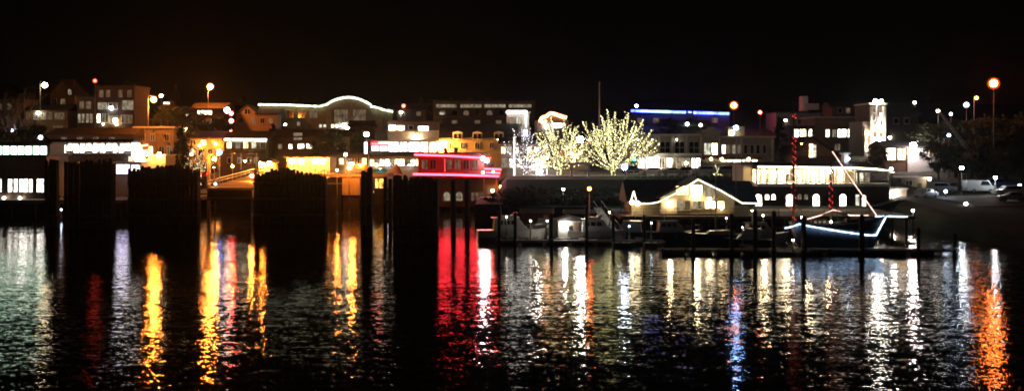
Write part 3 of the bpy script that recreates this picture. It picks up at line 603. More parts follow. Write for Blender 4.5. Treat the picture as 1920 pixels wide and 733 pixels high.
for (a, az), (c, cz) in (((1230, 371), (1303, 334)), ((1303, 334), (1376, 370))):
    k = MB(); k.prism([(b.X(a), b.Z(az)), (b.X(c), b.Z(cz)), (b.X(c), b.Z(cz) + .22), (b.X(a), b.Z(az) + .22)], -2.4, 3); k.build('roof_slope', 'roof', b.r)
b.line([(1186, 378), (1192, 380), (1214, 380), (1230, 377), (1262, 361), (1303, 335.5), (1345, 356), (1376, 374), (1384, 379), (1416, 379.5)], .065, 'n_eave', y=-2.5)
b.line([(1181, 378), (1187, 358), (1193, 380)], .07, 'n_eave', y=-.9)
k = MB(); k.prism([(b.X(1180), b.Z(380)), (b.X(1194), b.Z(380)), (b.X(1187), b.Z(360))], -.8, 4.5); k.build('end_gable', 'roof', b.r)
b.win(1264, 348, 1286, 364, 'w_warm', 'cream', mull=1, y=-1.8); b.win(1290, 346, 1312, 366, 'w_bright', 'cream', mull=1, y=-1.8); b.win(1317, 350, 1337, 368, 'w_dim', 'cream', mull=1, y=-1.8)
b.win(1265, 375, 1276, 392, 'w_dim', 'cream', y=-1.8); b.win(1280, 375, 1290, 392, 'w_faint', 'cream', y=-1.8); b.win(1294, 376, 1312, 390, 'w_dim', 'cream', mull=1, y=-1.8); b.win(1318, 376, 1337, 389, 'w_bright', 'cream', mull=1, y=-1.8); b.win(1341, 376, 1353, 389, 'w_warm', 'cream', y=-1.8)
b.door(1246, 378, 1255, 399, 'brown')
b.lamp(1300, 366, 'b_warm', .26, y=-2.6); b.lamp(1252, 380, 'b_warm', .22, y=-2.3); b.lamp(1184, 379, 'b_dimwarm', .3, y=-.9); b.lamp(1325, 371, 'b_dimwarm', .2, y=-2.3); b.lamp(1347, 388, 'b_dimwarm', .2, y=-2.3); b.lamp(1194, 381, 'b_dimwarm', .3, y=-.9)
w = thing('wharf', 'dark timber wharf on rows of piles carrying the gabled clubhouse', 'wharf', (24, 156, 0))
k = MB(); k.box(-9.5, 30, -9, 10.6, 1.95, 2.34); k.build('deck', 'timber', w)
for j, y in enumerate((-8.4, -3)):
    for i in range(11): k = MB(); k.tube((-9 + i * 3.8, y, -3), (-9 + i * 3.8, y, 1.95), .18, n=8); k.build('pile', 'pile', w)
k = MB()
for z in (2.9, 3.35): k.tube((-9.4, -8.9, z), (29.9, -8.9, z), .035, n=4)
for i in range(14): k.tube((-9.4 + i * 3.02, -8.9, 2.3), (-9.4 + i * 3.02, -8.9, 3.38), .045, n=4)
k.build('railing', 'timber', w)

# --- left hillside
b = Bld('hill_cottage', 'tall dark tan house with one white attic window at upper left', 'house', 93, 140, 300, 9)
b.walls(178, 'tan'); b.gable(90, 143, 179, 150, 'roofbrown', wall='tan'); b.win(128, 168, 134, 178, 'w_dim', label='small bright attic window'); b.row((102, 118), 186, 199, 8, ['glass', 'w_faint'], mull=1); b.chimney(126, 150, 168, 6); b.row((104, 116), 211, 222, 12, ['w_faint', 'w_dim'], mull=1)
b = Bld('tan_row_house', 'low ochre row house lit from below at upper left', 'house', 48, 127, 272, 8)
b.walls(206, 'tan'); b.side_roof(206, 196, 'roofbrown'); 
for a, c, m in ((50, 54, 'w_faint'), (64, 71, 'w_dim'), (78, 86, 'w_dim'), (90, 97, 'w_faint'), (103, 120, 'w_faint')): b.win(a, 212, c, 224, m, mull=1)
b.lamp(73, 212, 'b_dimwhite', .38)
b = Bld('ivy_house', 'grey house half hidden by bare trees at the left edge', 'house', -20, 46, 290, 8)
b.walls(184, 'greywall'); b.side_roof(184, 174, 'roof'); b.row((0, 18, 40), 194, 206, 7, ['w_faint', 'w_faint', 'glass'], mull=1)
b = Bld('brick_block', 'three storey brick block with pale window rows under the red beacon', 'building', 145, 252, 270, 11)
b.walls(182, 'brick', 145, 180); b.walls(163, 'brick', 180, 252); b.flat_roof(182, 'roof', .2, .2, 145, 179); b.flat_roof(163, 'roofbrown', .3, .3, 180, 252)
b.row((190, 203, 226, 243), 170, 182, 6, 'w_faint', mull=1); b.win(150, 191, 157, 204, 'w_faint'); b.win(162, 191, 170, 204, 'w_faint')
b.row((149, 156, 164, 171), 214, 230, 4.5, 'w_dim'); b.win(184, 193, 200, 205, 'w_dim', mull=1); b.win(204, 193, 220, 205, 'w_faint', mull=1); b.win(230, 189, 252 - 2, 206, 'w_dim', mull=1, trans=1)
b.win(182, 214, 188, 230, 'w_bright', mull=0); b.win(192, 214, 203, 230, 'w_faint', mull=1); b.win(206, 218, 220, 232, 'w_dim', mull=1); b.win(228, 216, 248, 231, 'w_faint', mull=2)
b.lamp(210, 203, 'b_dimcold', .45); b.lamp(217, 226, 'b_dimwarm', .55); b.lamp(220, 233, 'b_dimwarm', .35); b.lamp(195, 233, 'b_dimwarm', .2)
b = Bld('dark_warehouse', 'long unlit low warehouse roof between the brick block and the walkway', 'warehouse', 92, 248, 226, 10)
b.walls(252, 'brown'); b.side_roof(252, 240, 'roofbrown'); b.row((120, 150, 180, 210), 258, 264, 9, 'w_faint'); b.box('signboard', 100, 236, 118, 240, 'trim', -.2, -.1)
b = Bld('tall_apartments', 'dark hillside apartments with a string of small white windows', 'building', 298, 360, 300, 10)
b.walls(204, 'darkwall'); b.flat_roof(204, 'roof', .3, .3); b.row((310, 318, 326, 337, 343, 350), 212, 218, 5.2, ['w_white', 'w_pale', 'w_bright']); b.lamp(311, 214, 'b_dimwhite', .4); b.win(306, 191, 316, 194, 'w_white', y=0) if False else None
b.box('rooftop_box', 302, 190, 318, 205, 'darkwall', 1, 4); b.win(305, 192, 316, 195.5, 'w_pink', y=.95)
b = Bld('round_window_house', 'dark house with one wide bright window under the tall orange lamp', 'house', 360, 420, 292, 9)
b.walls(203, 'brown'); b.side_roof(203, 193, 'roofbrown'); b.win(371, 208, 397, 215, 'w_bright', mull=3); b.win(402, 222, 412, 230, 'w_faint', mull=1); b.row((376, 392), 224, 231, 8, 'w_faint')
b = Bld('orange_lit_house', 'house front glowing amber behind the parked cars of the ferry lane', 'house', 352, 420, 240, 9)
b.walls(258, 'beige'); b.side_roof(258, 246, 'roofbrown'); b.row((362, 382, 402), 263, 272, 10, ['w_faint', 'w_warm', 'w_orange'], mull=1); b.lamp(350, 243, 'b_dimwarm', .35); b.lamp(378, 273, 'b_sodium', .2, y=-1.6); b.lamp(408, 270, 'b_sodium', .2, y=-1.6); b.row((360, 376, 394, 410), 280, 292, 8, ['w_warm', 'glass', 'w_faint', 'w_warm'])  # sodium wall lamps added to wash the front in amber
b = Bld('hill_store', 'dim store with red-brown front right of the white glowing cafe terrace', 'shop', 655, 695, 262, 8)
b.walls(236, 'brown'); b.side_roof(236, 226, 'roofbrown'); b.row((664, 684), 246, 256, 8, ['glass', 'w_faint'], mull=1)
b.r['label'] = 'dim brown store below the right end of the arched hall'
b = Bld('hill_villa', 'unlit villa on the crest right of the arched hall', 'house', 742, 800, 330, 9)
b.walls(206, 'darkwall'); b.side_roof(206, 195, 'roof'); b.row((755, 785), 210, 217, 7, 'w_faint'); b.lamp(757, 199, 'b_dimred', .5); b.lamp(752, 211, 'b_dimwhite', .4)

GLS = 'street lamps'
# ================================================================== FERRY SLIP
def dolphin(px0, px1, pyts, Y, label, rows=2, r=.27, group='timber pile clusters of the ferry slip', nc=2, name='pile_cluster', bands=(1.6, 4.2)):
    x0, x1 = PX(px0, Y), PX(px1, Y); cx = (x0 + x1) / 2
    t = thing(name, label, 'pile cluster', (cx, Y, 0), group=group); rnd = random.Random(int(px0))
    n = max(2, int((x1 - x0) / (2 * r * 1.12)))
    for j in range(rows):
        for i in range(n):
            f = i / max(1, n - 1); x = x0 - cx + r + (x1 - x0 - 2 * r) * f + (r * .9 if j % 2 and i < n - 1 else 0)
            z = PZ(lerp_tab(pyts, px0 + (px1 - px0) * f), Y) + (.28 * math.sin(f * 9 + j * 2 + px0) + (rnd.choice((-.5, .25, 0)) if rnd.random() < .25 else 0)) + rnd.uniform(-.06, .06) - j * .1
            lean = rnd.uniform(-.06, .06)
            k = MB(); k.tube((x + lean, j * r * 2.3, -3), (x, j * r * 2.3 - .02, z), r * 1.05, r * .92, 9)
            k.tube((x, j * r * 2.3 - .02, z + .004), (x, j * r * 2.3 - .02, z + .12), r * .92, r * .5, 9)
            k.build('pile', 'pile', t, True)
    for z in bands:
        k = MB(); k.box(x0 - cx + .02, x1 - cx - .02, -r * 1.35, -r * 1.0, z, z + .34); k.build('wale', 'timber', t)
        k = MB(); k.box(x0 - cx + .02, x1 - cx - .02, r * 2.3 * (rows - 1) + r, r * 2.3 * (rows - 1) + r * 1.35, z, z + .34); k.build('wale', 'timber', t)
    return t
dolphin(84, 108, [(84, 306), (94, 301), (108, 303)], 158, 'narrow pile cluster at the left end beside the lit window gap', 2)
dolphin(120, 150, [(120, 306), (150, 303)], 158, 'pile cluster just right of the narrow leftmost one', 2)
dolphin(150, 211, [(150, 302), (180, 306), (211, 305)], 156, 'wide pile cluster under the overhead walkway', 3)
dolphin(240, 372, [(240, 320), (262, 320), (266, 314), (345, 312), (352, 318), (372, 322)], 163, 'wing wall of dark piles left of the orange ramp', 3, name='wing_wall', group='wing walls of the ferry slip', bands=(1.2, 3.6, 6))
dolphin(476, 612, [(476, 332), (498, 324), (540, 318), (566, 324), (612, 334)], 165, 'wing wall of dark piles right of the orange ramp', 3, name='wing_wall', group='wing walls of the ferry slip', bands=(1.2, 3.6, 6))
dolphin(676, 698, [(676, 320), (698, 318)], 141, 'slender lone pile cluster left of the orange lit opening', 2, r=.36)
dolphin(718, 736, [(718, 337), (736, 334)], 146, 'slim greenish pile pair beside the widest near cluster', 1, r=.3)
dolphin(736, 822, [(736, 333), (822, 338)], 134, 'widest near pile cluster in front of the red neon building', 3)
for px, pt in ((850, 340), (876, 339)):
    Y = 145; t = thing('dock_piling', 'single pile in the red reflection, %s of two' % ('left' if px < 860 else 'right'), 'piling', (PX(px, Y), Y, 0), group='pilings by the red building')
    k = MB(); k.tube((0, 0, -3), (0, 0, PZ(pt, Y)), .36, .33, 9); k.build('pile', 'pile', t, True); k = MB(); k.tube((0, 0, PZ(pt, Y)), (0, 0, PZ(pt, Y) + .25), .4, .05, 9); k.build('cap', 'dark_metal', t)
# transfer span
Y0, Y1 = 172, 206
t = thing('transfer_span', 'orange lit vehicle ramp sloping down between the two wing walls', 'ramp', (PX(430, Y0), Y0, 0))
zf, zb = PZ(352, Y0), PZ(322, Y1) - .3
L = Y1 - Y0
k = MB(); k.prism_x([(0, zf), (L, zb), (L, zb - .35), (0, zf - .35)], -3.6, 3.8); k.build('ramp_deck', 'beige', t)
k = MB(); k.prism_x([(-.15, zf - .36), (L - 1, zb - .36), (L - 1, zb - 1.9), (-.15, zf - 1.9)], -3.4, 3.6); k.build('girder', 'dark_metal', t)
k = MB(); k.box(-3.5, 4, -.55, -.15, zf - 1.7, zf - 1.45); k.build('fender', 'steel', t)
for x in (-3.5, 3.7):
    k = MB()
    k.tube((x, 0, zf + 1), (x, L, zb + 1), .07); k.tube((x, 0, zf + .55), (x, L, zb + .55), .05)
    for i in range(12): f = i / 11; k.tube((x, L * f, zf + (zb - zf) * f), (x, L * f, zf + (zb - zf) * f + 1.05), .05)
    k.build('railing', 'pole_paint', t)
for i in range(4):
    y = 4 + i * 6; z = zf + (zb - zf) * y / L
    k = MB(); k.box(-3.4, 3.6, y, y + .25, z + .01, z + .05); k.build('deck_plate', 'steel', t)
t = thing('lift_tower', 'yellow-orange lit steel lift post at the left side of the ramp', 'tower', (PX(393, 176), 176, 0))
k = MB(); k.box(-.35, .1, -.3, .3, -3, PZ(292, 176)); k.build('mast', 'beige', t)
k = MB(); k.box(-.8, .6, -.4, .4, PZ(292, 176), PZ(288, 176)); k.build('head_frame', 'beige', t)
k = MB()
for i in range(8): k.box(.1, .5, -.1, .1, 1 + i, 1.12 + i)
k.build('rung', 'steel', t)
t = thing('lift_tower', 'dark steel lift post at the right side of the ramp', 'tower', (PX(480, 178), 178, 0))
k = MB(); k.box(-.2, .2, -.3, .3, -3, PZ(322, 178)); k.build('mast', 'dark_metal', t)
k = MB(); k.box(-.5, .5, -.4, .4, PZ(322, 178), PZ(320, 178)); k.build('head_frame', 'dark_metal', t)
# trestle right of the slip with orange wall
t = thing('loading_trestle', 'orange floodlit concrete trestle between wing wall and lone pile cluster', 'trestle', (PX(650, 190), 190, 0))
def tx(px): return PX(px, 190) - PX(650, 190)
k = MB(); k.box(tx(600), tx(728), 0, 9, PZ(327, 190) - .4, PZ(327, 190)); k.build('deck', 'beige', t)
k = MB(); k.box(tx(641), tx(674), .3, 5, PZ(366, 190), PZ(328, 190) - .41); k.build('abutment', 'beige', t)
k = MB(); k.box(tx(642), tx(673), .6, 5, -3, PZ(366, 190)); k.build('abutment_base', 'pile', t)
k = MB(); k.box(tx(612), tx(640), .8, 5, -3, PZ(334, 190)); k.build('abutment_dark_block', 'rock', t)  # separate block in dark rock, left of the abutment
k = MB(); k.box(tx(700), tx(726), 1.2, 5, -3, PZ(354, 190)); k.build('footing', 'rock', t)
k = MB(); k.box(tx(702), tx(724), 1.4, 1.6, PZ(353, 190), PZ(336, 190)); k.build('lit_opening', 'w_orange', t)
k = MB(); k.tube((tx(600), .1, PZ(321, 190)), (tx(680), .1, PZ(321, 190)), .06)
for i in range(12): k.tube((tx(600 + i * 7.2), .1, PZ(327, 190)), (tx(600 + i * 7.2), .1, PZ(321, 190)), .045)
k.build('railing', 'pole_paint', t)
k = MB(); k.box(tx(604), tx(640), -.2, .3, PZ(345, 190), PZ(343.5, 190)); k.build('catwalk', 'steel', t)
t = thing('awning_stall', 'small stall with a turquoise awning beside a pale cone tent', 'stall', (PX(714, 197), 197, PZ(326, 197)))
k = MB(); k.prism_x([(-.9, .35), (.2, .85), (.2, .7), (-.9, .2)], -1.25, 1.1); k.build('awning', 'teal', t)
for x in (-1.15, 1.0): k = MB(); k.tube((x, -.8, -.6), (x, -.8, .3), .04); k.build('post', 'white_paint', t)
k = MB(); k.box(-1.1, 1, -.1, 1, -.6, .1); k.build('counter', 'trim', t)
k = MB(); k.ball((0, -.75, .95), .09, 1); k.build('bulb', 'b_dimcold', t)
t = thing('cone_tent', 'pale pointed tent left of the red neon lines', 'tent', (PX(741, 197), 197, PZ(328, 197)))
k = MB(); k.tube((0, 0, .3), (.3, 0, 2.0), 1.4, .08, 10); k.build('canopy', 'canvas', t)
for x, y in ((-1.1, 0), (1.1, 0), (0, -1.1)): k = MB(); k.tube((x, y, -.5), (x, y, .35), .05); k.build('pole', 'white_paint', t)
# pergola / gate between the trees
t = thing('timber_gate', 'pale timber gate with double beams between the two glowing trees', 'gate', (PX(1087, 194), 194, T(PX(1087, 194), 194)))
zt = PZ(309, 194) - t.location.z
for x in (-1.45, 1.6): k = MB(); k.box(x - .16, x + .16, -.16, .16, -.2, zt); k.build('post', 'trim', t)
k = MB(); k.box(-2.0, 2.1, -.2, .2, zt, zt + .28); k.build('top_beam', 'trim', t)
k = MB(); k.box(-1.9, 2.0, -.15, .15, zt - 1.0, zt - .75); k.build('lower_beam', 'trim', t)
k = MB(); k.box(-2.4, 2.5, -.25, .3, zt + .28, zt + .42); k.build('cap', 'trim', t)

# ================================================================== MARINA
def float_dock(px0, px1, Y, label, h=.5, w=2.2, m='deck'):
    x0, x1 = PX(px0, Y), PX(px1, Y); cx = (x0 + x1) / 2
    t = thing('floating_dock', label, 'dock', (cx, Y, 0)); k = MB(); k.box(x0 - cx, x1 - cx, 0, w, h - .12, h); k.build('deck', m, t)
    k = MB(); n = int((x1 - x0) / 3)
    for i in range(n): k.box(x0 - cx + i * 3 + .2, x0 - cx + i * 3 + 2.7, .1, w - .1, -.4, h - .13)
    k.build('float', 'dark_metal', t)
    k = MB(); k.box(x0 - cx, x1 - cx, -.09, -.01, h - .2, h + .05); k.build('rub_rail', 'trim', t)
    for i in range(0, n, 2): k = MB(); k.box(x0 - cx + i * 3 + .2, x0 - cx + i * 3 + .5, .1, .25, h, h + .16); k.build('cleat', 'steel', t)
    return t
float_dock(928, 1247, 131, 'long floating dock with a pale edge below the glowing trees', .45)
float_dock(1238, 1790, 119, 'long dark floating dock in front of the schooner', .5, 2.6, 'timber')
def finger(px, Y0, Y1, label):
    x = PX(px, Y0); t = thing('finger_dock', label, 'dock', (x, Y0, 0), group='finger docks')
    k = MB(); k.box(-.6, .6, 0, Y1 - Y0, .3, .42); k.build('deck', 'deck', t); k = MB(); k.box(-.5, .5, .1, Y1 - Y0 - .1, -.3, .29); k.build('float', 'dark_metal', t)
finger(1000, 133.4, 160, 'finger dock between the two leftmost moored motorboats'); finger(1096, 133.4, 160, 'finger dock right of the lamp-lit boathouse'); finger(1205, 133.4, 146, 'finger dock left of the clubhouse wharf'); finger(1415, 121.8, 146, 'finger dock left of the schooner stern')
def gangway(px, Y, Y1, z1, label):
    x = PX(px, Y); t = thing('gangway', label, 'gangway', (x, Y, .5)); k = MB(); k.prism_x([(0, 0), (Y1 - Y, z1 - .5), (Y1 - Y, z1 - .65), (0, -.15)], -.6, .6); k.build('walkway', 'steel', t)
    for s in (-.6, .6):
        k = MB(); k.tube((s, 0, 1), (s, Y1 - Y, z1 + .5), .04)
        for i in range(7): f = i / 6; k.tube((s, (Y1 - Y) * f, (z1 - .5) * f), (s, (Y1 - Y) * f, (z1 - .5) * f + 1), .03, n=4)
        k.build('railing', 'steel', t)
gangway(1160, 133, 166, 2.4, 'sloping gangway from the floating dock to the quay left of the clubhouse')

def hull_mesh(L, B, D, bow=.35, sheer=.3, transom=.8, n=12, rake=.8):
    k = MB(); b = k.b; rings = []
    for i in range(n + 1):
        f = i / n; x = -L/2 + L * f
        w = B/2 * (transom + (1 - transom) * min(1, f / .35)) if f < .35 else B/2 * max(.0, 1 - ((f - .35) / .65) ** 2.4)
        w = max(w, .02); z = D + sheer * (max(0, f - .4) / .6) ** 2 + .08 * (1 - f)
        xr = rake * (max(0, f - .55) / .45) ** 2
        rings.append([b.verts.new(p) for p in ((x, -w, z), (x - xr * .4, -w * .86, z * .4), (x - xr, -w * .5, -.25), (x - xr, 0, -.4), (x - xr, w * .5, -.25), (x - xr * .4, w * .86, z * .4), (x, w, z))])
    for a, c in zip(rings[:-1], rings[1:]):
        for j in range(6): b.faces.new((a[j], a[j+1], c[j+1], c[j]))
        b.faces.new((a[6], a[0], c[0], c[6]))
    b.faces.new(rings[0]); b.faces.new(rings[-1][::-1])
    return k
def motorboat(L, label, hull='gelcoat', fly=False, canv=None):
    B = L * .31; D = L * .11 + .25
    t = thing('motorboat', label, 'boat', group='moored boats')
    hull_mesh(L, B, D).build('hull', hull, t, False)
    k = MB(); k.tube((-L/2, -B*.42, D + .12), (L*.2, -B*.48, D + .16), .04, n=4); k.build('rub_strake', 'steel', t)
    ch = L * .09 + .75
    k = MB(); k.prism([(-L*.28, D), (L*.22, D + .05), (L*.12, D + ch * .55), (L*.06, D + ch), (-L*.26, D + ch)], -B*.36, B*.36); c = k.build('cabin', 'gelcoat', t, bevel=.05)
    for i in range(3):
        x = -L*.23 + i * L * .095; k = MB(); k.box(x, x + L*.075, -B*.36 - .02, -B*.36 - .005, D + ch*.5, D + ch*.84); k.build('window', 'glass', c)
    k = MB(); k.quad((L*.125, -B*.3, D + ch*.58), (L*.125, B*.3, D + ch*.58), (L*.07, B*.28, D + ch*.95), (L*.07, -B*.28, D + ch*.95)); k.build('windscreen', 'glass', c)
    k = MB(); k.box(-L*.3, L*.08, -B*.4, B*.4, D + ch, D + ch + .07); k.build('cabin_roof', canv or 'gelcoat', t)
    if fly:
        k = MB(); k.prism([(-L*.18, D + ch + .07), (L*.02, D + ch + .07), (L*.05, D + ch + .7), (L*.03, D + ch + .7), (-L*.02, D + ch + .3), (-L*.18, D + ch + .3)], -B*.3, B*.3); k.build('flybridge', 'gelcoat', t)
    k = MB()
    for s in (-1, 1):
        pts = [(L*.1, s*B*.42, D + .65), (L*.3, s*B*.33, D + .75), (L*.47, s*B*.06, D + .95)]; k.path(pts, .025, 4)
        for p in pts: k.tube((p[0], p[1], p[2] - .55), p, .02, n=4)
    k.build('bow_rail', 'steel', t)
    k = MB(); k.tube((-L*.15, 0, D + ch), (-L*.18, 0, D + ch + 1.6), .035, .02, 5); k.build('antenna', 'white_paint', t)
    for x in (-L*.25, L*.02): k = MB(); k.ball((x, -B*.5 - .08, D*.55), .14, 1, 1.6); k.build('fender', 'navy_hull', t)
    return t
def sailboat(L, mast, label, hull='gelcoat'):
    B = L * .29; D = L*.09 + .25; t = thing('sailboat', label, 'sailboat', group='moored boats')
    hull_mesh(L, B, D, transom=.6).build('hull', hull, t)
    k = MB(); k.prism([(-L*.2, D), (L*.2, D + .05), (L*.14, D + .45), (-L*.18, D + .55)], -B*.28, B*.28); c = k.build('cabin', 'gelcoat', t)
    for i in range(3): x = -L*.14 + i*L*.1; k = MB(); k.box(x, x + L*.06, -B*.28 - .02, -B*.28 - .004, D + .15, D + .35); k.build('window', 'glass', c)
    k = MB(); k.tube((L*.06, 0, D), (L*.06, 0, D + mast), .09, .05, 7); k.build('mast', 'pole_paint', t)
    k = MB(); k.tube((L*.05, 0, D + 1.2), (-L*.34, 0, D + 1.25), .16, .12, 7); k.build('furled_sail', 'bluecanvas', t)
    k = MB(); k.tube((L*.06, 0, D + mast), (L*.48, 0, D + .3), .02, n=4); k.tube((L*.06, 0, D + mast), (-L*.49, 0, D + .2), .02, n=4)
    for s in (-1, 1): k.tube((L*.06, 0, D + mast * .65), (L*.05, s*B*.45, D), .018, n=4)
    k.build('rigging', 'steel', t); return t
def put(t, px, Y, rz=0): t.location = (PX(px, Y), Y, 0); t.rotation_euler[2] = math.radians(rz); return t
put(motorboat(9, 'white motorboat moored nearest the red building', fly=True), 962, 137, 8)
put(motorboat(7.5, 'small motorboat with pale canvas roof left of the lamp-lit boathouse', canv='canvas'), 1018, 139, 175)
put(motorboat(8, 'white motorboat directly right of the lamp-lit boathouse', fly=True), 1122, 137, 4)
put(motorboat(6.5, 'small dark hulled motorboat left of the clubhouse', 'navy_hull'), 1176, 138, 170)
put(motorboat(7, 'dark hulled motorboat moored below the clubhouse front', 'navy_hull', canv='bluecanvas'), 1262, 137, 5)
put(sailboat(9, 8, 'sailboat with bare mast below the right end of the clubhouse', 'navy_hull'), 1350, 133, 178)
put(motorboat(7, 'motorboat with blue canvas roof just left of the schooner stern', canv='bluecanvas'), 1428, 134, 6)
put(motorboat(5.5, 'small motorboat near the long dock left of the light-edged schooner', 'navy_hull'), 1400, 128, 176)
def skiff(px, Y, L, label, m='gelcoat'):
    t = thing('dinghy', label, 'dinghy', (PX(px, Y), Y, 0), group='low white dinghies'); hull_mesh(L, 1.4, .45, rake=.4, sheer=.15).build('hull', m, t)
    k = MB(); k.box(-L*.45, L*.2, -.68, .68, .44, .5); k.build('gunwale', 'white_paint', t)
    for x in (-L*.2, L*.1): k = MB(); k.box(x, x + .2, -.55, .55, .5, .56); k.build('thwart', 'timber', t)
skiff(1171, 128.5, 2.8, 'low white dinghy tied to the long pale floating dock, left one'); skiff(1228, 128.3, 2.6, 'low white dinghy at the right end of the pale floating dock')
# lit boathouse
t = thing('boathouse', 'small grey floating boathouse with one bright white lamp', 'boathouse', (PX(1068, 136), 136, 0))
k = MB(); k.box(-1.4, 1.5, 0, 3.5, .4, 2.5); k.build('wall', 'greywall', t)
k = MB(); k.prism([(-1.6, 2.5), (1.7, 2.5), (1.7, 2.6), (.05, 3.1), (-1.6, 2.6)], -.2, 3.7); k.build('roof', 'roof', t)
k = MB(); k.box(-1.8, 1.9, -.6, 4, -.3, .4); k.build('float', 'deck', t)
k = MB(); k.box(.5, 1.2, -.05, .01, .42, 2.2); k.build('door', 'brown', t)
k = MB(); k.box(-.1, .35, -.05, .01, 1.3, 1.9); k.build('window', 'glass', t)
k = MB(); k.tube((-.62, .02, 2.2), (-.62, -.4, 2.25), .04); l = k.build('wall_lamp', 'dark_metal', t)
k = MB(); k.ball((-.62, -.45, 1.98), .26, 2); k.build('bulb', 'b_white', l, True)
# orange roofed kiosk
lamp(492, 311, 168, 'b_sodium', .2, 'orange lamp on a tall post at the left end of the right wing wall', GLS, 'post', base=0)
t = thing('dock_kiosk', 'low open dock shelter with an orange lit roof beside the orange lamp post', 'shelter', (PX(1088, 160), 160, 0))
k = MB(); k.prism_x([(-1.5, 2.0), (0, 2.5), (1.5, 2.0), (1.5, 1.88), (-1.5, 1.88)], -2.5, 2.2); k.build('roof', 'beige', t)
k = MB(); k.box(-2.5, 2.3, -1.8, 1.8, -.2, .35); k.build('deck', 'deck', t)
for x in (-2.2, 0, 1.9): k = MB(); k.box(x, x + .12, -1.2, -1.08, .35, 1.88); k.build('post', 'timber', t)
k = MB(); k.box(-2, 1.8, .6, .7, .35, 1.5); k.build('back_wall', 'timber', t)
t = thing('dock_store', 'low pale roofed dock store left of the orange roofed shelter', 'shed', (PX(1008, 158), 158, 0))
k = MB(); k.prism_x([(-1.2, 2.2), (.6, 2.7), (2.4, 2.2), (2.4, 2.1), (-1.2, 2.1)], -2.6, 2.4); k.build('roof', 'beige', t)
k = MB(); k.box(-2.3, 2.1, -.6, 2, .35, 2.1); k.build('wall', 'greywall', t)
k = MB(); k.box(-2.8, 2.6, -1.6, 2.6, -.2, .35); k.build('deck', 'deck', t)
k = MB(); k.box(.8, 1.5, -.66, -.59, .36, 1.9); k.build('door', 'white_paint', t)

# pilings
def piling(px, pyt, Y, label, r=.2, cap=None):
    t = thing('dock_piling', label, 'piling', (PX(px, Y), Y, 0), group='dock pilings'); h = PZ(pyt, Y)
    k = MB(); k.tube((0, 0, -3), (0, 0, h), r * 1.08, r, 9); k.build('pile', 'pile', t, True)
    k = MB(); k.tube((0, 0, h), (0, 0, h + .22), r, .03, 9); k.build('cap', cap or 'dark_metal', t)
    k = MB(); k.tube((0, 0, .55), (0, 0, .8), r * 1.5, r * 1.5, 9); k.build('collar', 'steel', t)
piling(936, 398, 130.5, 'leftmost dock piling, beside the red building corner'); piling(966, 400, 130.5, 'dock piling in front of the leftmost motorboat')
piling(1034, 402, 130.5, 'dock piling left of the lamp-lit boathouse'); piling(1100, 388, 130.4, 'tall dock piling under the orange lamp post'); piling(1150, 405, 130.5, 'short dock piling left of the left dinghy')
piling(1208, 405, 130.5, 'dock piling between the two dinghies'); piling(1300, 412, 118.4, 'dock piling below the middle of the clubhouse'); piling(1372, 402, 118.4, 'dock piling below the right end of the clubhouse')
piling(1416, 396, 118.3, 'dock piling right of the dark motorboats', .24); piling(1451, 398, 118.3, 'dock piling just left of the schooner stern', .24); piling(1507, 408, 118, 'thick dock piling crossing the schooner lights at the stern', .28); piling(1616, 405, 118, 'thick dock piling crossing the schooner lights near the bow', .28)
piling(1722, 430, 118.4, 'dock piling right of the bowsprit'); piling(1790, 440, 118.5, 'dock piling at the far right end of the dark dock')

# ---- schooner, bow to the right
Ys = 127.0; cxs = PX(1566, Ys)
t = thing('schooner', 'dark schooner outlined with blue-white hull lights and red lit masts', 'schooner', (cxs, Ys, 0))
def hx(px): return PX(px, Ys) - cxs
def hz(py): return PZ(py, Ys)
k = MB(); b_ = k.b; rings = []; n = 20; HL = hx(1662) - hx(1484)
def half(f): return 1.9 * (.72 + .28 * min(1, f / .4)) if f < .4 else 1.9 * max(.015, 1 - ((f - .4) / .6) ** 2.6)
def sheerz(f): return lerp_tab([(0, hz(417)), (.3, hz(419)), (.6, hz(417)), (1, hz(406))], f)
for i in range(n + 1):
    f = i / n; x = hx(1484) + HL * f; w = half(f); z = sheerz(f); r = 1.5 * (max(0, f - .7) / .3) ** 1.6; st = -.9 * (max(0, .15 - f) / .15)
    rings.append([b_.verts.new(p) for p in ((x, -w, z), (x - r * .55 - st * .5, -w * .93, z * .5), (x - r - st, -w * .7, 0), (x - r - st, 0, -.9), (x - r - st, w * .7, 0), (x - r * .55 - st * .5, w * .93, z * .5), (x, w, z))])
for a, c in zip(rings[:-1], rings[1:]):
    for j in range(6): b_.faces.new((a[j], a[j+1], c[j+1], c[j]))
    b_.faces.new((a[6], a[0], c[0], c[6]))
b_.faces.new(rings[0]); b_.faces.new(rings[-1][::-1])
k.build('hull', 'schooner_hull', t, True)
k = MB(); pts = [(hx(1484) + HL * i / n, -half(i / n) - .03, sheerz(i / n) + .08) for i in range(n + 1)]; k.path(pts, .08); k.path([(p[0], -p[1], p[2]) for p in pts], .08); k.build('bulwark', 'timber', t)
k = MB(); pts = []
for i in range(n + 1):
    f = i / n * .93; z = lerp_tab([(0, hz(418)), (.12, hz(422)), (.5, hz(432)), (.8, hz(439)), (.93, hz(440))], f); pts.append((hx(1492) + (hx(1640) - hx(1492)) * i / n, -half(f) - .06, z))
k.path([(hx(1466), -1.3, hz(426)), (hx(1480), -1.4, hz(423)), pts[0]] + pts, .055, 5)
k.path([pts[-1], (hx(1651), -.25, hz(422)), (hx(1661), -.1, hz(406))], .055, 5); k.path([(hx(1640), -.2, hz(405.5)), (hx(1661), -.12, hz(405)), (hx(1702), 0, hz(406.5))], .05, 5); k.build('hull_lights', 'n_hull', t)
k = MB(); k.tube((hx(1640), 0, hz(409)), (hx(1704), 0, hz(407.5)), .13, .07, 7); k.build('bowsprit', 'timber', t)
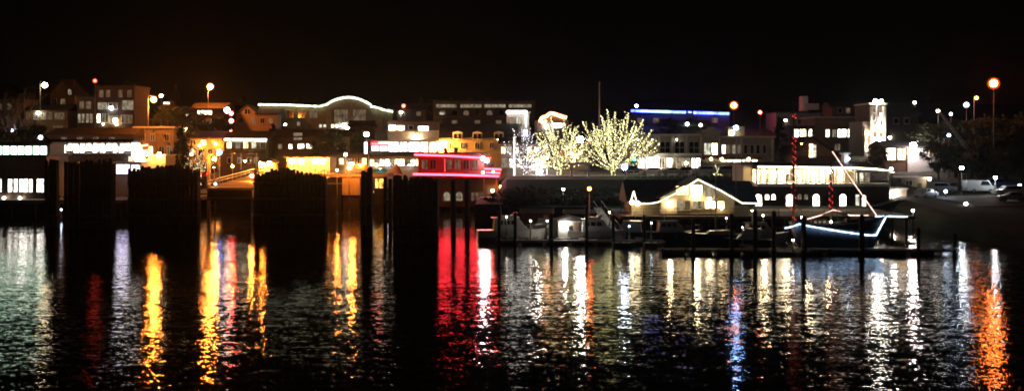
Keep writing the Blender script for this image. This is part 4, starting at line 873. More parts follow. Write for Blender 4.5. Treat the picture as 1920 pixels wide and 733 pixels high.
def mast_at(px, pyt, pyb, r):
    k = MB(); k.tube((hx(px), 0, hz(pyb)), (hx(px), 0, hz(pyt)), r, r * .55, 8); k.build('mast', 'timber', t)
mast_at(1488, 188, 420, .16); mast_at(1558, 300, 420, .15)
def spiral(px, py0, py1, turns, r, m, name='mast_lights'):
    k = MB(); pts = []
    N = turns * 6
    for i in range(N + 1): a = i / N; pts.append((hx(px) + r * math.cos(a * turns * 6.28), -r * math.sin(a * turns * 6.28) - .03, hz(py0) + (hz(py1) - hz(py0)) * a))
    rr = random.Random(px)
    for a, c in zip(pts[:-1], pts[1:]):
        if rr.random() < .72: k.octa(Vector(a).lerp(Vector(c), rr.random()), .06)
        if rr.random() < .4: k.octa(a, .05)
    k.build(name, m, t)['kind'] = 'stuff'
spiral(1488, 412, 344, 5, .26, 'n_mastred'); spiral(1489, 310, 252, 5, .24, 'n_mastred'); spiral(1489, 222, 214, 1, .2, 'n_mastred'); spiral(1488, 344, 310, 3, .22, 'n_stay'); spiral(1558, 392, 320, 6, .22, 'n_mastred')
k = MB(); k.tube((hx(1560), 0, hz(284)), (hx(1643), 0, hz(404)), .09, n=6); k.build('gaff_spar', 'timber', t)
k = MB(); k.path([(hx(1560), -.14, hz(284)), (hx(1600), -.14, hz(343)), (hx(1643), -.14, hz(404))], .045); k.build('stay_lights', 'n_stay', t)
k = MB(); k.path([(hx(1510), -.8, hz(410)), (hx(1535), -.7, hz(403)), (hx(1560), -.5, hz(393)), (hx(1572), -.5, hz(396)), (hx(1590), -.7, hz(403)), (hx(1625), -.7, hz(403))], .05); k.build('awning_lights', 'n_stay', t)
k = MB(); k.prism([(hx(1512), hz(409)), (hx(1560), hz(394)), (hx(1618), hz(404)), (hx(1600), hz(408)), (hx(1560), hz(399))], -.7, .7); k.build('awning', 'canvas', t)
k = MB(); k.box(hx(1520), hx(1548), -.8, .8, hz(419), hz(411)); c = k.build('deckhouse', 'timber', t)
for i in range(3): k = MB(); k.box(hx(1523 + i * 8), hx(1528 + i * 8), -.83, -.79, hz(417), hz(413)); k.build('window', 'w_dim', c)
k = MB(); k.box(hx(1585), hx(1610), -.7, .7, hz(416), hz(410)); k.build('deckhouse', 'timber', t)
k = MB()
for a, z0 in ((1488, 200), (1558, 303)):
    for s in (-1.8, 1.8): k.tube((hx(a), 0, hz(z0)), (hx(a + 6), s, hz(415)), .025, n=4)
k.tube((hx(1558), 0, hz(302)), (hx(1702), 0, hz(407)), .02, n=4); k.tube((hx(1488), 0, hz(200)), (hx(1558), 0, hz(302)), .02, n=4)
k.build('rigging', 'dark_metal', t)
k = MB(); k.ball((hx(1554), -.9, hz(415)), .13, 1); k.build('deck_lamp', 'b_dimwhite', t); k = MB(); k.ball((hx(1499), -.9, hz(407)), .14, 1); k.build('deck_lamp', 'b_dimwhite', t)
k = MB(); k.ball((hx(1632), -.5, hz(412)), .12, 1); k.build('deck_lamp', 'b_red', t)

# ================================================================== TREES
def skeleton(h, spread, seed, trunk=1.6, levels=4, flat=.75, start_r=.3):
    rnd = random.Random(seed); segs = []
    def grow(p, d, L, r, lv):
        nseg = 3; q = p.copy(); dd = d.copy()
        for i in range(nseg):
            dd = (dd + Vector((rnd.uniform(-.16, .16), rnd.uniform(-.16, .16), rnd.uniform(-.02, .12)))).normalized()
            q2 = q + dd * L / nseg; segs.append((q.copy(), q2.copy(), r * (1 - i / nseg * .35), r * (1 - (i + 1) / nseg * .35), lv)); q = q2
            if lv < levels and i >= 0 and rnd.random() < .9:
                a = rnd.uniform(0, 6.28); s = rnd.uniform(.5, .85)
                nd = (dd + Vector((math.cos(a) * s, math.sin(a) * s, rnd.uniform(-.1, .25)))).normalized(); grow(q, nd, L * rnd.uniform(.5, .72), r * .5, lv + 1)
    top = Vector((0, 0, trunk)); segs.append((Vector((0, 0, -.3)), top, start_r, start_r * .85, 0))
    N = 11
    for i in range(N):
        a = i / N * 6.28 + rnd.uniform(-.3, .3); t = rnd.uniform(.25, 1.0) * spread
        e = Vector((math.cos(a) * t, math.sin(a) * t * flat, (h - trunk) * (1 - .35 * (t / spread) ** 2) * rnd.uniform(.85, 1)))
        grow(top + Vector((0, 0, rnd.uniform(-.3, .6))), e.normalized(), e.length * .72, start_r * .5, 1)
    return segs
def fan(h, spread, seed, trunk, r):
    rnd = random.Random(seed); segs = [(Vector((0, 0, -.3)), Vector((0, 0, trunk)), r, r * .9, 0)]
    def limb(p, d, L, r, lv):
        n = max(3, int(L / .8)); q = p.copy()
        for i in range(n):
            d = (d + Vector((rnd.uniform(-.07, .07), rnd.uniform(-.07, .07), rnd.uniform(-.01, .07)))).normalized()
            q2 = q + d * L / n; segs.append((q.copy(), q2.copy(), r * (1 - .6 * i / n), r * (1 - .6 * (i + 1) / n), lv)); q = q2
            if lv < 3 and i > 0 and rnd.random() < (.62 if lv == 1 else .3):
                a = rnd.uniform(0, 6.28); o = Vector((math.cos(a), math.sin(a), rnd.uniform(-.2, .5))) * rnd.uniform(.4, .75)
                limb(q, (d + o).normalized(), (L * (n - i) / n) * rnd.uniform(.4, .75), r * .5, lv + 1)
    for i in range(22):
        a = (0 if i % 2 else math.pi) + rnd.uniform(-1.1, 1.1); e = math.radians((12, 24, 36, 48, 60, 72, 84, 18, 42, 30, 66)[i % 11] + rnd.uniform(-5, 5))
        d = Vector((math.cos(a) * math.cos(e), math.sin(a) * math.cos(e), math.sin(e)))
        L = 1 / math.sqrt((math.cos(e) / spread) ** 2 + (math.sin(e) / (h - trunk)) ** 2)
        limb(Vector((0, 0, trunk * rnd.uniform(.75, 1))), d, L * rnd.uniform(.85, 1), r * .5, 1)
    return segs
def lit_tree(px, pyb, pyt, Y, spread, seed, led, label, trunk=1.8, dens=.30, lr=.07, bark='bark', start_r=.32):
    x = PX(px, Y); z = PZ(pyb, Y); h = PZ(pyt, Y) - z
    t = thing('lit_tree', label, 'tree', (x, Y, z)); segs = fan(h, spread, seed, trunk, start_r)
    k = MB(); kb = MB(); L = MB(); rnd = random.Random(seed)
    for p, q, r0, r1, lv in segs:
        if p.z > h * 1.02: continue
        (k if lv == 0 else kb).tube(p, q, max(.02, r0), max(.015, r1), 6 if lv < 2 else 4, caps=False)
        n = int((q - p).length / (dens * (.16, .42, 1.1, 1.7)[min(lv, 3)])); 
        for i in range(n):
            f = (i + rnd.random()) / max(1, n); c = p.lerp(q, f); a = rnd.uniform(0, 6.28); rr = r0 + .03 if lv < 2 else .04
            L.octa((c.x + math.cos(a) * rr, c.y + math.sin(a) * rr, c.z), lr * rnd.uniform(.7, 1.15))
    k.build('trunk', bark, t, True); kb.build('branches', bark, t, True)
    o = L.build('string_lights', led, t); o['kind'] = 'stuff'
    return t
lit_tree(1150, 336, 203, 200, 11.5, 11, 'led_tree', 'largest bare tree wrapped in yellow-white string lights')
lit_tree(1048, 333, 207, 202, 7, 5, 'led_tree', 'smaller bare tree in yellow-white lights left of the timber gate')
lit_tree(374, 334, 268, 222, 3.6, 41, 'glint_warm', 'made-up small lit tree standing in for warm glints beside the ferry lane', 1.4, .45, .06)  # added tree, its lights stand in for scattered glints
lit_tree(985, 336, 226, 204, 5.6, 23, 'led_cold', 'slim bare tree in cold white lights beside the white corner building', 2.2, .5, .06)
lit_tree(1345, 337, 306, 201, 1.5, 31, 'led_tree', 'small lit shrub-like tree in front of the warm shop fronts', .5, .3, .05, start_r=.1)

def leaf_mesh(h, spread, seed, n=1500, m='leaf', z0=.3, conifer=False, ls=.32):
    rnd = random.Random(seed); k = MB()
    cl = []
    for i in range(46):
        if conifer:
            f = rnd.random() ** .8; R = spread * (1 - f) * rnd.uniform(.5, 1) + .1; a = rnd.uniform(0, 6.28); cl.append((math.cos(a) * R, math.sin(a) * R, h * (.12 + .88 * f), .3 + spread * .25 * (1 - f)))
        else:
            a = rnd.uniform(0, 6.28); u = rnd.uniform(-1, 1); R = rnd.uniform(.55, 1) * math.sqrt(1 - u * u) * spread
            cl.append((math.cos(a) * R, math.sin(a) * R, h * (z0 + (1 - z0) * (.5 + .5 * u * rnd.uniform(.8, 1))), rnd.uniform(.16, .3) * spread))
    for i in range(n):
        c = rnd.choice(cl); d = Vector((rnd.gauss(0, 1), rnd.gauss(0, 1), rnd.gauss(0, .7))); d *= c[3] * .55
        p = Vector(c[:3]) + d; u = Vector((rnd.gauss(0, 1), rnd.gauss(0, 1), rnd.gauss(0, 1))).normalized(); w = u.orthogonal().normalized(); s = ls * rnd.uniform(.6, 1.3)
        k.quad(p - u * s, p - w * s * .6, p + u * s, p + w * s * .6)
    return k
PROTO = {}
def plant_proto(kind, seed):
    key = (kind, seed)
    if key in PROTO: return PROTO[key]
    if kind == 'conifer':
        k = MB(); k.tube((0, 0, -.5), (0, 0, 9), .28, .06, 7); tr = k.build('trunk', 'bark', None, True); cr = leaf_mesh(10, 2.3, seed, 1500, conifer=True, ls=.3).build('crown', 'needle')
    elif kind == 'bare':
        k = MB(); 
        for p, q, r0, r1, lv in skeleton(9, 4, seed, 2, 3): k.tube(p, q, max(.03, r0 * .8), max(.02, r1 * .8), 5, caps=False)
        tr = k.build('trunk', 'pale_bark', None, True); cr = leaf_mesh(9, 3.6, seed, 260, ls=.16).build('crown', 'leaf')
    elif kind == 'shrub':
        k = MB(); k.tube((0, 0, -.2), (0, 0, .7), .07, .03, 5); tr = k.build('stem', 'bark', None, True); cr = leaf_mesh(2, 1.5, seed, 520, z0=.1, ls=.16).build('crown', 'shrub')
    else:
        k = MB()
        for p, q, r0, r1, lv in skeleton(8, 3.6, seed, 2, 2): k.tube(p, q, max(.03, r0), max(.02, r1), 5, caps=False)
        tr = k.build('trunk', 'bark', None, True); cr = leaf_mesh(10, 4, seed, 1700).build('crown', 'leaf')
    PROTO[key] = (tr, cr); COL.objects.unlink(tr); COL.objects.unlink(cr); return PROTO[key]
def plant(kind, px, Y, s, label, seed=1, pyt=None, z=None, group=None, name=None, sx=1):
    tr, cr = plant_proto(kind, seed); x = PX(px, Y); z = T(x, Y) if z is None else z; H0 = {'conifer': 10.3, 'bare': 9.5, 'shrub': 2.1, 'tree': 10.4}[kind]
    if pyt is not None: s = (PZ(pyt, Y) - z) / H0
    t = thing(name or {'conifer': 'conifer_tree', 'bare': 'bare_tree', 'shrub': 'shrub', 'tree': 'broadleaf_tree'}[kind], label, 'shrub' if kind == 'shrub' else 'tree', (x, Y, z - .1), random.Random(px).uniform(0, 6), group)
    t.scale = (s * sx, s * sx, s)
    for o in (tr, cr): c = o.copy(); COL.objects.link(c); c.parent = t
    return t
GT = 'dark trees among the houses'
for a in (('tree', 328, 236, 'dark tree left of the amber lit house front', 2, 192), ('tree', 348, 250, 'dark broadleaf tree under the small white hillside windows', 3, 205), ('conifer', 338, 222, 'narrow dark conifer beside the tan lit building', 4, 238),
          ('tree', 405, 268, 'dark tree left of the bright white-red traffic lights', 5, 218), ('tree', 540, 246, 'dark round tree in front of the brown storehouse', 2, 236), ('tree', 612, 230, 'dark tree over the right side of the brown storehouse', 3, 243), ('tree', 655, 240, 'dark tree left of the blue-white vertical sign', 5, 240),
          ('conifer', 512, 244, 'dark conifer right of the pale yellow canopy', 6, 230), ('tree', 575, 250, 'dark tree in the middle below the arched hall', 5, 241), ('tree', 1250, 262, 'dark tree under the blue roof line', 2, 218), ('tree', 1300, 300, 'dark tree beneath the right part of the blue roof line', 3, 217),
          ('conifer', 1462, 250, 'dark conifer left of the red lit mast', 4, 218), ('tree', 1645, 212, 'grey-green round tree at the foot of the lit tower', 5, 271), ('tree', 1735, 240, 'dark tree behind the white walled house', 2, 228), ('tree', 215, 232, 'dark tree in front of the brick block', 3, 236)):
    plant(a[0], a[1], a[2], 1, a[3], a[4], a[5], group=GT, sx=1.0)
for a in (('bare', 4, 245, 'bare pale tree at the far left edge', 7, 178), ('bare', 26, 238, 'bare pale trunked tree left of the ochre row house', 8, 182), ('tree', 60, 232, 'low leafy tree above the green lit clerestory', 3, 232), ('tree', -5, 225, 'leafy tree at the left edge above the terminal', 5, 225), ('tree', 55, 320, 'large dark tree behind the ochre row house', 2, 158), ('conifer', 18, 330, 'tall dark conifer at upper left', 6, 150)):
    plant(a[0], a[1], a[2], 1, a[3], a[4], a[5], group='trees on the left hillside')
for px in (940, 958, 978, 996, 1018, 1040, 1062, 1084, 1106, 1128, 1150, 1170):
    plant('shrub', px + (px * 7 % 5), 171.5 + px % 3, 1, 'low dark shrub in the lower row on the quay bank above the boats', 9, 358 + px % 7, group='lower row of shrubs on the quay bank', sx=1.7)
i = 0
for px, Y, pt, kd, lb in ((1748, 222, 232, 'tree', 'dark tree directly behind the crane boom foot'), (1770, 214, 226, 'tree', 'dark tree touching the upper crane boom'), (1792, 208, 222, 'conifer', 'conifer behind the middle of the crane boom'), (1815, 214, 219, 'tree', 'dark tree below the large white hill lamp'), (1838, 206, 220, 'tree', 'dark tree below the slim orange hill lamp'), (1862, 212, 216, 'tree', 'dark tree right below the great orange lamp'),
                          (1885, 204, 221, 'tree', 'dark tree just right of the great orange lamp post'), (1908, 210, 216, 'tree', 'dark tree near the right edge under the red glow'), (1930, 205, 214, 'conifer', 'conifer at the right edge'), (1760, 200, 262, 'tree', 'lower dark tree behind the left side of the parking lot'), (1800, 197, 268, 'tree', 'lower dark tree behind the small blue-white lot lamp'), (1845, 196, 262, 'conifer', 'lower conifer behind the parked white van'), (1880, 195, 270, 'tree', 'lower dark tree behind the bright lot post'), (1915, 195, 264, 'tree', 'lower dark tree at the right edge'),
                          (1960, 200, 232, 'tree', 'dark tree just outside the right edge')):
    plant(kd, px, Y, 1, lb, (2, 3, 5)[i % 3] if kd == 'tree' else 4, pt, group='dark trees above the parking lot', sx=1.15); i += 1
for px, Y, pt, lb in ((950, 178, 352, 'shrub on the bank right of the white balcony posts'), (975, 177, 350, 'shrub on the bank left of the white glare'), (1003, 177, 347, 'shrub on the bank below the white glare'), (1030, 178, 350, 'shrub on the bank below the smaller glowing tree'), (1058, 178, 351, 'shrub on the bank left of the gate'), (1085, 177, 352, 'shrub on the bank below the gate'), (1112, 178, 352, 'shrub on the bank right of the orange lamp post'), (1138, 178, 350, 'shrub on the bank below the largest glowing tree'), (1163, 179, 347, 'shrub on the bank left of the clubhouse roof')):
    plant('shrub', px, Y, 1, lb, 9, pt, group='shrubs on the quay bank', sx=1.5)
for i, (px, Y, pt) in enumerate(((20, 470, 158), (120, 500, 150), (240, 480, 152), (330, 490, 158), (450, 470, 178), (560, 480, 176), (700, 480, 182), (790, 470, 180), (1050, 480, 196), (1150, 500, 190), (1260, 480, 192), (1420, 470, 196), (1500, 490, 188), (1640, 480, 182), (1740, 460, 176), (1850, 470, 170))):
    plant('conifer' if i % 2 else 'tree', px, Y, 1, 'dark tree silhouetted on the far ridge, number %s from the left' % ('one two three four five six seven eight nine ten eleven twelve thirteen fourteen fifteen sixteen'.split()[i]), 4 if i % 2 else 3, pt, group='trees on the far ridge', sx=1.3)

# ================================================================== CARS
def car(paint, label, kind='sedan', lights=False):
    t = thing('parked_car', label, 'car', group='parked cars')
    if kind == 'van': L, Wd = 5.0, 1.95; body = [(-2.45, .35), (2.45, .35), (2.5, .8), (2.35, 1.05), (1.7, 1.2), (1.15, 2.0), (-2.35, 2.05), (-2.48, 1.9)]; gl = (1.62, 1.2, 1.12, 1.9)
    elif kind == 'suv': L, Wd = 4.6, 1.85; body = [(-2.25, .35), (2.25, .35), (2.3, .75), (2.15, .98), (1.15, 1.08), (.55, 1.68), (-1.9, 1.7), (-2.2, 1.1)]; gl = (1.08, 1.08, .54, 1.6)
    else: L, Wd = 4.5, 1.78; body = [(-2.2, .3), (2.2, .3), (2.25, .65), (2.05, .82), (1.05, .95), (.4, 1.42), (-.95, 1.43), (-1.55, 1.0), (-2.15, .95)]; gl = (.98, .96, .4, 1.36)
    k = MB(); k.prism(body, -Wd/2, Wd/2); b = k.build('body', paint, t, bevel=.06)
    zt = max(p[1] for p in body)
    for s in (-1, 1):
        k = MB(); y = s * (Wd/2 + .005); x1 = gl[2] - .1; x0 = {'van': -.3, 'suv': -1.75, 'sedan': -1.15}[kind]
        k.quad((x0, y, gl[1] + .05), (gl[0] - .15, y, gl[1] + .05), (x1, y, zt - .12), (x0 + .25, y, zt - .12)); k.build('side_window', 'glass', t)
    k = MB(); k.quad((gl[0] + .03, -Wd*.42, gl[1] + .02), (gl[0] + .03, Wd*.42, gl[1] + .02), (gl[2] + .05, Wd*.4, gl[3]), (gl[2] + .05, -Wd*.4, gl[3])); k.build('windscreen', 'glass', t)
    for x in (-1.35, 1.4):
        for s in (-1, 1):
            k = MB(); k.tube((x, s * (Wd/2 - .2), .32), (x, s * (Wd/2 + .03), .32), .32, n=12); w = k.build('wheel', 'tyre', t); k = MB(); k.tube((x, s * (Wd/2 + .02), .32), (x, s * (Wd/2 + .04), .32), .19, n=10); k.build('rim', 'rim', w)
    for s in (-1, 1):
        k = MB(); k.box(L/2 - .06, L/2 + .02, s * Wd*.36 - .17, s * Wd*.36 + .17, .6, .75); k.build('headlight', 'b_dimwhite' if lights else 'white_paint', t)
        k = MB(); k.box(-L/2 - .02, -L/2 + .08, s * Wd*.38 - .12, s * Wd*.38 + .12, .68, .86); k.build('taillight', 'n_tail' if lights else 'car_red', t)
    return t
CP = {}
def park(paint, kind, px, Y, rz, label, z=None, lit=False):
    lit = px < 420
    if (paint, kind, lit) not in CP: t = CP[(paint, kind, lit)] = car(paint, label, kind, lit)
    else: t = copy_tree(CP[(paint, kind, lit)])
    x = PX(px, Y); t['label'] = label; t.location = (x, Y, (T(x, Y) + (.12 if Y < 217 else .55)) if z is None else z); t.rotation_euler = (0, 0, math.radians(rz))
    return t
for a in (('car_silver', 'sedan', 1262, 200, 4, 'silver sedan on the quay street behind the clubhouse left roof end'), ('car_white', 'suv', 1318, 200, 182, 'white suv parked above the clubhouse gable'), ('car_silver', 'suv', 1368, 200.5, 3, 'silver suv under the warm shop fronts'), ('car_white', 'sedan', 1400, 203.5, 180, 'white sedan left of the bright colonnade, farther row'), ('car_dark', 'sedan', 1290, 203.5, 2, 'dark sedan in front of the two white shop panels'),
          ('car_silver', 'sedan', 1412, 200, 181, 'silver sedan beside the left end of the colonnade'), ('car_white', 'sedan', 1222, 200.5, 178, 'white sedan by the bright white shop lamp'), ('car_dark', 'suv', 1186, 203, 0, 'dark suv below the green traffic light'), 
          ('car_white', 'van', 1836, 178, 4, 'white van at the back of the parking lot'), ('car_white', 'suv', 1890, 172, 182, 'white suv glaring under the bright lot post'), ('car_silver', 'sedan', 1898, 164, 176, 'silver sedan at the front right of the parking lot'), ('car_dark', 'sedan', 1800, 180, 8, 'dark sedan in the left rear of the parking lot'), ('car_silver', 'suv', 1765, 178, 6, 'silver suv left of the small blue-white lot lamp'), ('car_red', 'sedan', 1915, 175, 3, 'red sedan at the right edge of the parking lot'),
          ('car_white', 'sedan', 1736, 170, 40, 'white sedan by the beige utility building'), ('car_blue', 'suv', 1870, 186, 2, 'blue suv behind the bright lot post'),
          ('car_dark', 'suv', 372, 216, -84, 'dark suv first in the amber lit ferry lane'), ('car_red', 'sedan', 385, 226, 98, 'red car in the ferry lane behind the dark suv'), ('car_silver', 'sedan', 366, 230, -80, 'silver car in the left ferry lane'), ('car_dark', 'sedan', 398, 236, -82, 'dark car near the blue light'), ('car_white', 'van', 357, 221, 97, 'white van at the left of the ferry lane'), ('car_blue', 'suv', 388, 248, 100, 'blue suv farther up the ferry lane'),
          ('car_silver', 'suv', 655, 209, 2, 'silver suv on the orange lit street right of the garage bays'), ('car_red', 'sedan', 520, 208, 0, 'red sedan between the kiosk and the garage bays'), ('car_white', 'sedan', 760, 209, 180, 'white sedan left of the red neon building')):
    park(*a)

# ================================================================== LAMPS
GL = 'street lamps'
lamp(288, 187, 228, 'b_sodium', .62, 'tallest yellow-orange street lamp above the tan building', GL)
lamp(302, 180, 260, 'b_dimwarm', .38, 'small warm lamp just behind the yellow-orange one', GL, 'post')
lamp(394, 163, 290, 'b_sodium', .78, 'high orange lamp above the wide bright window', GL, 'stub')
lamp(84, 160, 262, 'b_dimwarm', .62, 'warm white street lamp by the dark tan house', GL, side=1)
lamp(178, 152, 262, 'b_dimred', .42, 'small red beacon on a pole over the brick block', None, 'post', cat='beacon', name='beacon_mast')
lamp(1863, 157, 198, 'b_redbig', .82, 'great orange-red lamp glaring high at the right', GL, 'post')
lamp(1831, 184, 218, 'b_orange', .36, 'slim orange lamp left of the great orange-red one', GL, 'stub')
lamp(1812, 197, 216, 'b_dimcold', .5, 'large cold white lamp on the dark right hill', GL, 'post')
lamp(1783, 214, 214, 'b_dimcold', .3, 'small cold lamp above the crane boom', GL, 'post')
lamp(1759, 208, 214, 'b_dimwhite', .3, 'faint lamp at the top of the crane boom', GL, 'post')
lamp(1779, 254, 204, 'b_dimcold', .32, 'tiny lamp beside the crane boom middle', GL, 'post')
lamp(1715, 193, 290, 'b_dimwhite', .34, 'lone small white lamp on the ridge right of the tower', GL, 'post')
lamp(1803, 315, 176, 'b_flood', .27, 'blue-white lot lamp left of the parked van', GL, 'post')
lamp(1866, 333, 176, 'b_flood', .24, 'bright white lot lamp on a thick pale post', GL, 'post', pole='white_paint')
lamp(1912, 348, 178, 'b_dimcold', .3, 'lot lamp near the right edge', GL, 'post')
lamp(1773, 359, 170, 'b_dimcold', .28, 'low white bollard lamp at the left of the lot', 'low bollard lamps', 'post', cat='bollard lamp', name='bollard_lamp')
lamp(1811, 382, 160, 'b_dimwhite', .24, 'low white bollard lamp on the lot front edge', 'low bollard lamps', 'post', cat='bollard lamp', name='bollard_lamp')
lamp(1712, 395, 152, 'b_dimwhite', .2, 'low bollard lamp above the bowsprit tip', 'low bollard lamps', 'post', cat='bollard lamp', name='bollard_lamp', base=0)
lamp(1380, 240, 152, 'b_bluish', .36, 'blue-white mast lamp rising above the right end of the clubhouse', GL, 'post')
lamp(1671, 317, 190, 'b_dimcold', .34, 'white lamp at the right end of the porch roof', GL, 'post')
lamp(1376, 198, 300, 'b_orange', .95, 'orange-red lamp right of the blue roof line', GL, 'post')
lamp(1425, 211, 300, 'b_red', .5, 'small pink-red lamp above the grey stone building', GL, 'post')
lamp(1473, 226, 292, 'b_dimwhite', .35, 'tiny white lamp left of the red lit mast', GL, 'post')
lamp(1171, 313, 168.6, 'b_cold', .5, 'large blue-white lamp at the right foot of the largest glowing tree', GL, 'post')
lamp(1000, 336, 200, 'b_pinkish', .62, 'blazing white lamp beside the slim cold white tree', GL, 'post')
lamp(1012, 322, 203, 'b_pinkish', .5, 'second blazing white lamp, right of the blazing one', GL, 'post')
lamp(1026, 297, 204, 'b_redbig', .22, 'small red-orange lamp left of the smaller glowing tree trunk', GL, 'post')
lamp(1088, 262, 203, 'b_white', .62, 'white lamp shining between the two glowing crowns', GL, 'post')
lamp(1105, 354, 138, 'b_orange', .26, 'orange lamp post over the orange roofed dock shelter', GL, 'post', base=0, pole='white_paint')
lamp(1056, 355, 172, 'b_dimwhite', .2, 'small white lamp on the dark bank left of the orange lamp post', GL, 'post')
lamp(687, 252, 226, 'b_warm', .5, 'warm white lamp above the blue-white vertical sign', GL, 'post')
lamp(461, 328 - 4, 200, 'b_yellow', .0001, 'x', GL) if False else None
lamp(436, 225, 268, 'b_white', .0001, 'x') if False else None
lamp(402, 298, 174.5, 'b_sodium', .34, 'orange lamp on a tall post at the lower left of the ramp', GL, 'post', base=0)
lamp(404, 345, 173, 'b_dimwarm', .16, 'low warm lamp at the foot of the ramp', GL, 'post', base=0)
lamp(472, 330, 185, 'b_sodium', .3, 'low orange lamp at the right of the ramp', GL, 'post', base=0)
lamp(436, 312, 205, 'b_sodium', .26, 'low orange lamp at the top of the ramp', GL, 'post')
lamp(660, 308, 187.5, 'b_sodium', .34, 'orange lamp over the concrete trestle', GL, 'stub', base=0)
lamp(648, 290, 200, 'b_dimwhite', .28, 'white lamp on a pale post behind the concrete trestle', GL, 'post', pole='white_paint')
lamp(632, 319, 186, 'b_sodium', .2, 'small orange lamp left of the trestle railing', GL, 'post', base=0)
lamp(22, 245, 236, 'b_dimcold', .34, 'dim lamp in the foliage above the terminal', GL, 'post')
lamp(76, 258, 214, 'b_dimcold', .42, 'small white lamp at the right end of the terminal roof', GL, 'post')
lamp(115, 393, 176, 'b_dimcold', .14, 'low cold lamp seen through the gap in the left pile clusters', GL, 'post', base=0)
lamp(513, 257, 240, 'b_dimwhite', .3, 'small white lamp right of the pale yellow canopy', GL, 'post')
lamp(535, 234, 262, 'b_dimwhite', .28, 'dim white lamp under the left part of the arched hall', GL, 'post')
for px, py, Y, m, r, lb in ((1410, 395, 140, 'b_dimwarm', .14, 'low warm lamp at the right end of the wharf'), (1431, 404, 138, 'b_dimwarm', .15, 'low yellow dock lamp above the finger dock'), (1392, 426, 124, 'b_dimcold', .1, 'tiny white dock lamp left of the finger dock'), (1221, 418, 134, 'b_dimcold', .14, 'tiny white dock lamp below the left clubhouse end'), (1362, 409, 136, 'b_dimwarm', .1, 'tiny warm dock lamp below the right clubhouse end'),
                            (1487, 450, 117.6, 'b_dimwhite', .12, 'tiny white dock lamp under the schooner stern'), (1768, 469, 119, 'b_dimcold', .13, 'tiny white dock lamp right of the schooner'), (950, 407, 134, 'b_dimwhite', .12, 'tiny white dock lamp by the leftmost motorboat'), (995, 414, 134, 'b_dimwhite', .13, 'tiny white dock lamp left of the boathouse'), (1026, 414, 134.5, 'b_dimwhite', .12, 'tiny white dock lamp just left of the boathouse'), (1100, 421, 134, 'b_dimwhite', .12, 'tiny white dock lamp at the stern right of the boathouse'), (1143, 398, 137, 'b_dimwarm', .13, 'tiny pinkish dock lamp left of the gangway'), (1180, 424, 134, 'b_dimcold', .12, 'tiny dock lamp right of the gangway'),
                            (1285, 470, 118, 'b_dimwarm', .08, 'tiny lamp at the left end of the dark dock')):
    lamp(px, py, Y, m, r * .72, lb, 'small dock lamps', 'post', base=.3, cat='dock lamp', name='dock_lamp')
# traffic lights
def traffic_light(px, Y, heads, label):
    x = PX(px, Y); z0 = T(x, Y); t = thing('traffic_light', label, 'traffic light', (x, Y, z0)); zt = PZ(heads[0][1], Y) - z0
    k = MB(); k.tube((0, .3, 0), (0, .3, zt + .5), .09, .07, 7); k.build('pole', 'dark_metal', t)
    for hx_, hy, m, r in heads:
        a = PX(hx_, Y) - x; z = PZ(hy, Y) - z0
        k = MB(); k.box(a - .25, a + .25, -.05, .2, z - .7, z + .5); k.tube((a, .1, z + .3), (0, .3, z + .3), .04); h = k.build('signal_head', 'dark_metal', t)
        k = MB(); k.ball((a, -.14, z), r, 2); k.build('bulb', m, h, True)
traffic_light(430, 250, [(426, 207, 'b_dimwhite', .6), (434, 213, 'b_red', .42), (434, 227, 'b_red', .48), (433, 247, 'b_red', .28)], 'signal pole with white and red lights stacked left of the gabled house')
traffic_light(1188, 206, [(1188, 298, 'b_green', .32)], 'green traffic light right of the largest glowing tree')
traffic_light(1104, 206, [(1104, 264, 'b_red', .22)], 'red signal light between the glowing crowns')
t = thing('blue_sign', 'small round blue-white lit sign over the right side of the ferry lane', 'sign', (PX(412, 204), 204, T(PX(412, 204), 204)))
zt = PZ(286, 204) - t.location.z
k = MB(); k.tube((0, .1, 0), (0, .1, zt), .06); k.build('pole', 'steel', t); k = MB(); k.tube((0, -.05, zt), (0, .12, zt), .5, n=14); k.build('housing', 'dark_metal', t); k = MB(); k.tube((0, -.1, zt), (0, -.06, zt), .44, n=14); k.build('lit_face', 'b_blue', t)
t = thing('vertical_sign', 'tall narrow blue-white lit sign on a post', 'sign', (PX(686, 215), 215, T(PX(686, 215), 215)))
z0, z1 = PZ(290, 215) - t.location.z, PZ(267, 215) - t.location.z
k = MB(); k.tube((0, .2, 0), (0, .2, z1), .09); k.build('post', 'pole_paint', t); k = MB(); k.box(-.5, .5, -.1, .1, z0 - .1, z1 + .1); k.build('frame', 'bluecanvas', t); k = MB(); k.box(-.28, .28, -.14, -.1, z0, z1); k.build('lit_panel', 'w_purple', t)
# flagpole, white pole, crane
t = thing('flagpole', 'tall thin pale flagpole rising above the glowing trees', 'flagpole', (PX(1124, 262), 262, T(PX(1124, 262), 262)))
k = MB(); k.tube((0, 0, 0), (0, 0, PZ(156, 262) - t.location.z), .22, .10, 8); k.build('pole', 'white_paint', t); k = MB(); k.ball((0, 0, PZ(155, 262) - t.location.z), .2); k.build('finial', 'trim', t)
t = thing('utility_pole', 'tall white post beside the slim cold white tree', 'pole', (PX(965, 200), 200, T(PX(965, 200), 200)))
k = MB(); k.tube((0, 0, 0), (0, 0, PZ(255, 200) - t.location.z), .22, .16, 8); k.build('pole', 'white_paint', t); k = MB(); k.box(-1, 1, -.08, .08, PZ(266, 200) - t.location.z, PZ(264, 200) - t.location.z); k.build('crossarm', 'timber', t)
k = MB(); k.path([(-.1, -.25, PZ(y, 200) - t.location.z) for y in (258, 300, 345)], .07); k.build('string_lights', 'n_white', t)
t = thing('crane', 'grey lattice crane boom leaning down to the right above the dark bank', 'crane', (PX(1818, 196), 196, T(PX(1818, 196), 196)))
q0 = Vector((0, 0, PZ(285, 196) - t.location.z)); q1 = Vector((PX(1757, 196) - PX(1818, 196), 0, PZ(203, 196) - t.location.z))
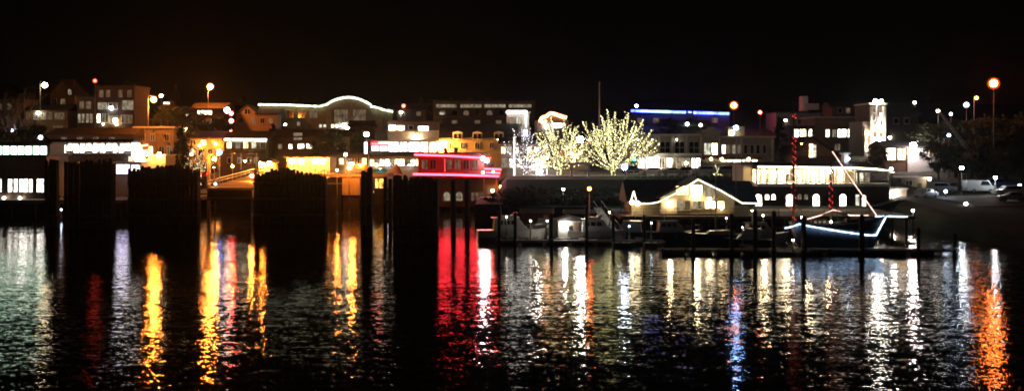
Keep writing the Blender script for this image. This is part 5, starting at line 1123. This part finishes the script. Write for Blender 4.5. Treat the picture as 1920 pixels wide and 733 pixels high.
k = MB(); off = [Vector((.25, 0, .2)), Vector((-.2, .3, -.15)), Vector((-.2, -.3, -.15))]
for o in off: k.tube(q0 + o, q1 + o * .5, .06, n=5)
for i in range(14):
    a, c = i / 14, (i + 1) / 14
    for u in range(3): k.tube(q0.lerp(q1, a) + off[u] * (1 - a / 2), q0.lerp(q1, c) + off[(u + 1) % 3] * (1 - c / 2), .04, n=4)
k.build('boom', 'pole_paint', t)
k = MB(); k.box(-.9, 1.2, -.9, .9, q0.z - 1.6, q0.z - .1); k.build('cab', 'rust', t); k = MB(); k.tube((0, 0, -.3), (0, 0, q0.z - 1.6), .6, .5, 10); k.build('pedestal', 'dark_metal', t)
k = MB(); k.box(.2, .9, -.93, -.89, q0.z - 1.1, q0.z - .5); k.build('window', 'glass', t)
# fence along the quay street
t = thing('quay_railing', 'pale railing along the street edge right of the glowing trees', 'railing', (PX(1250, 193), 193, 6))
k = MB(); x0, x1 = PX(1175, 193) - t.location.x, PX(1420, 193) - t.location.x
for z in (.5, 1.0): k.tube((x0, 0, z + .3), (x1, 0, z + .3), .05)
for i in range(20): k.tube((x0 + (x1 - x0) * i / 19, 0, 0), (x0 + (x1 - x0) * i / 19, 0, 1.35), .05)
k.build('railing', 'white_paint', t)

# night air
hz_ = MB(); hz_.box(-3200, 3200, -700, 4200, -6, 130); hm = bpy.data.materials.new('haze'); hm.use_nodes = True; nt = hm.node_tree; nt.nodes.clear()
o = nt.nodes.new('ShaderNodeOutputMaterial'); v = nt.nodes.new('ShaderNodeVolumePrincipled'); v.inputs['Color'].default_value = (.62, .76, .95, 1); v.inputs['Density'].default_value = .00005; v.inputs['Anisotropy'].default_value = .9
nt.links.new(v.outputs[0], o.inputs['Volume']); MATS['haze'] = hm; hm.cycles.homogeneous_volume = True
HZ = hz_.build('haze', 'haze'); HZ['kind'] = 'stuff'

# ================================================================== SKY, CAMERA
w = bpy.data.worlds.new('World'); S.world = w; w.use_nodes = True
bg = w.node_tree.nodes['Background']; sky = w.node_tree.nodes.new('ShaderNodeTexSky'); sky.sky_type = 'NISHITA'; sky.sun_disc = False
sky.sun_elevation = math.radians(1); sky.sun_rotation = math.radians(180)
w.node_tree.links.new(sky.outputs[0], bg.inputs['Color']); bg.inputs['Strength'].default_value = .0002
cd = bpy.data.cameras.new('camera'); cam = bpy.data.objects.new('camera', cd); COL.objects.link(cam)
cam.location = (0, 0, CH); cam.rotation_euler = (math.radians(90), 0, 0)
cd.sensor_width = 36; cd.lens = 36 * F / 1920; cd.shift_y = -(366.5 - HY) / 1920; cd.clip_end = 8000; cd.clip_start = .5
S.camera = cam
vs = S.view_settings; vs.view_transform = 'Standard'; vs.look = 'None'; vs.exposure = .72; vs.gamma = 1
c = S.cycles; c.use_denoising = True; c.denoiser = 'OPENIMAGEDENOISE'; c.denoising_input_passes = 'RGB_ALBEDO_NORMAL'; c.max_bounces = 4; c.diffuse_bounces = 2; c.glossy_bounces = 3
c.sample_clamp_direct = 0; c.sample_clamp_indirect = 0; c.use_light_tree = True; c.filter_width = 1.9; c.caustics_reflective = True
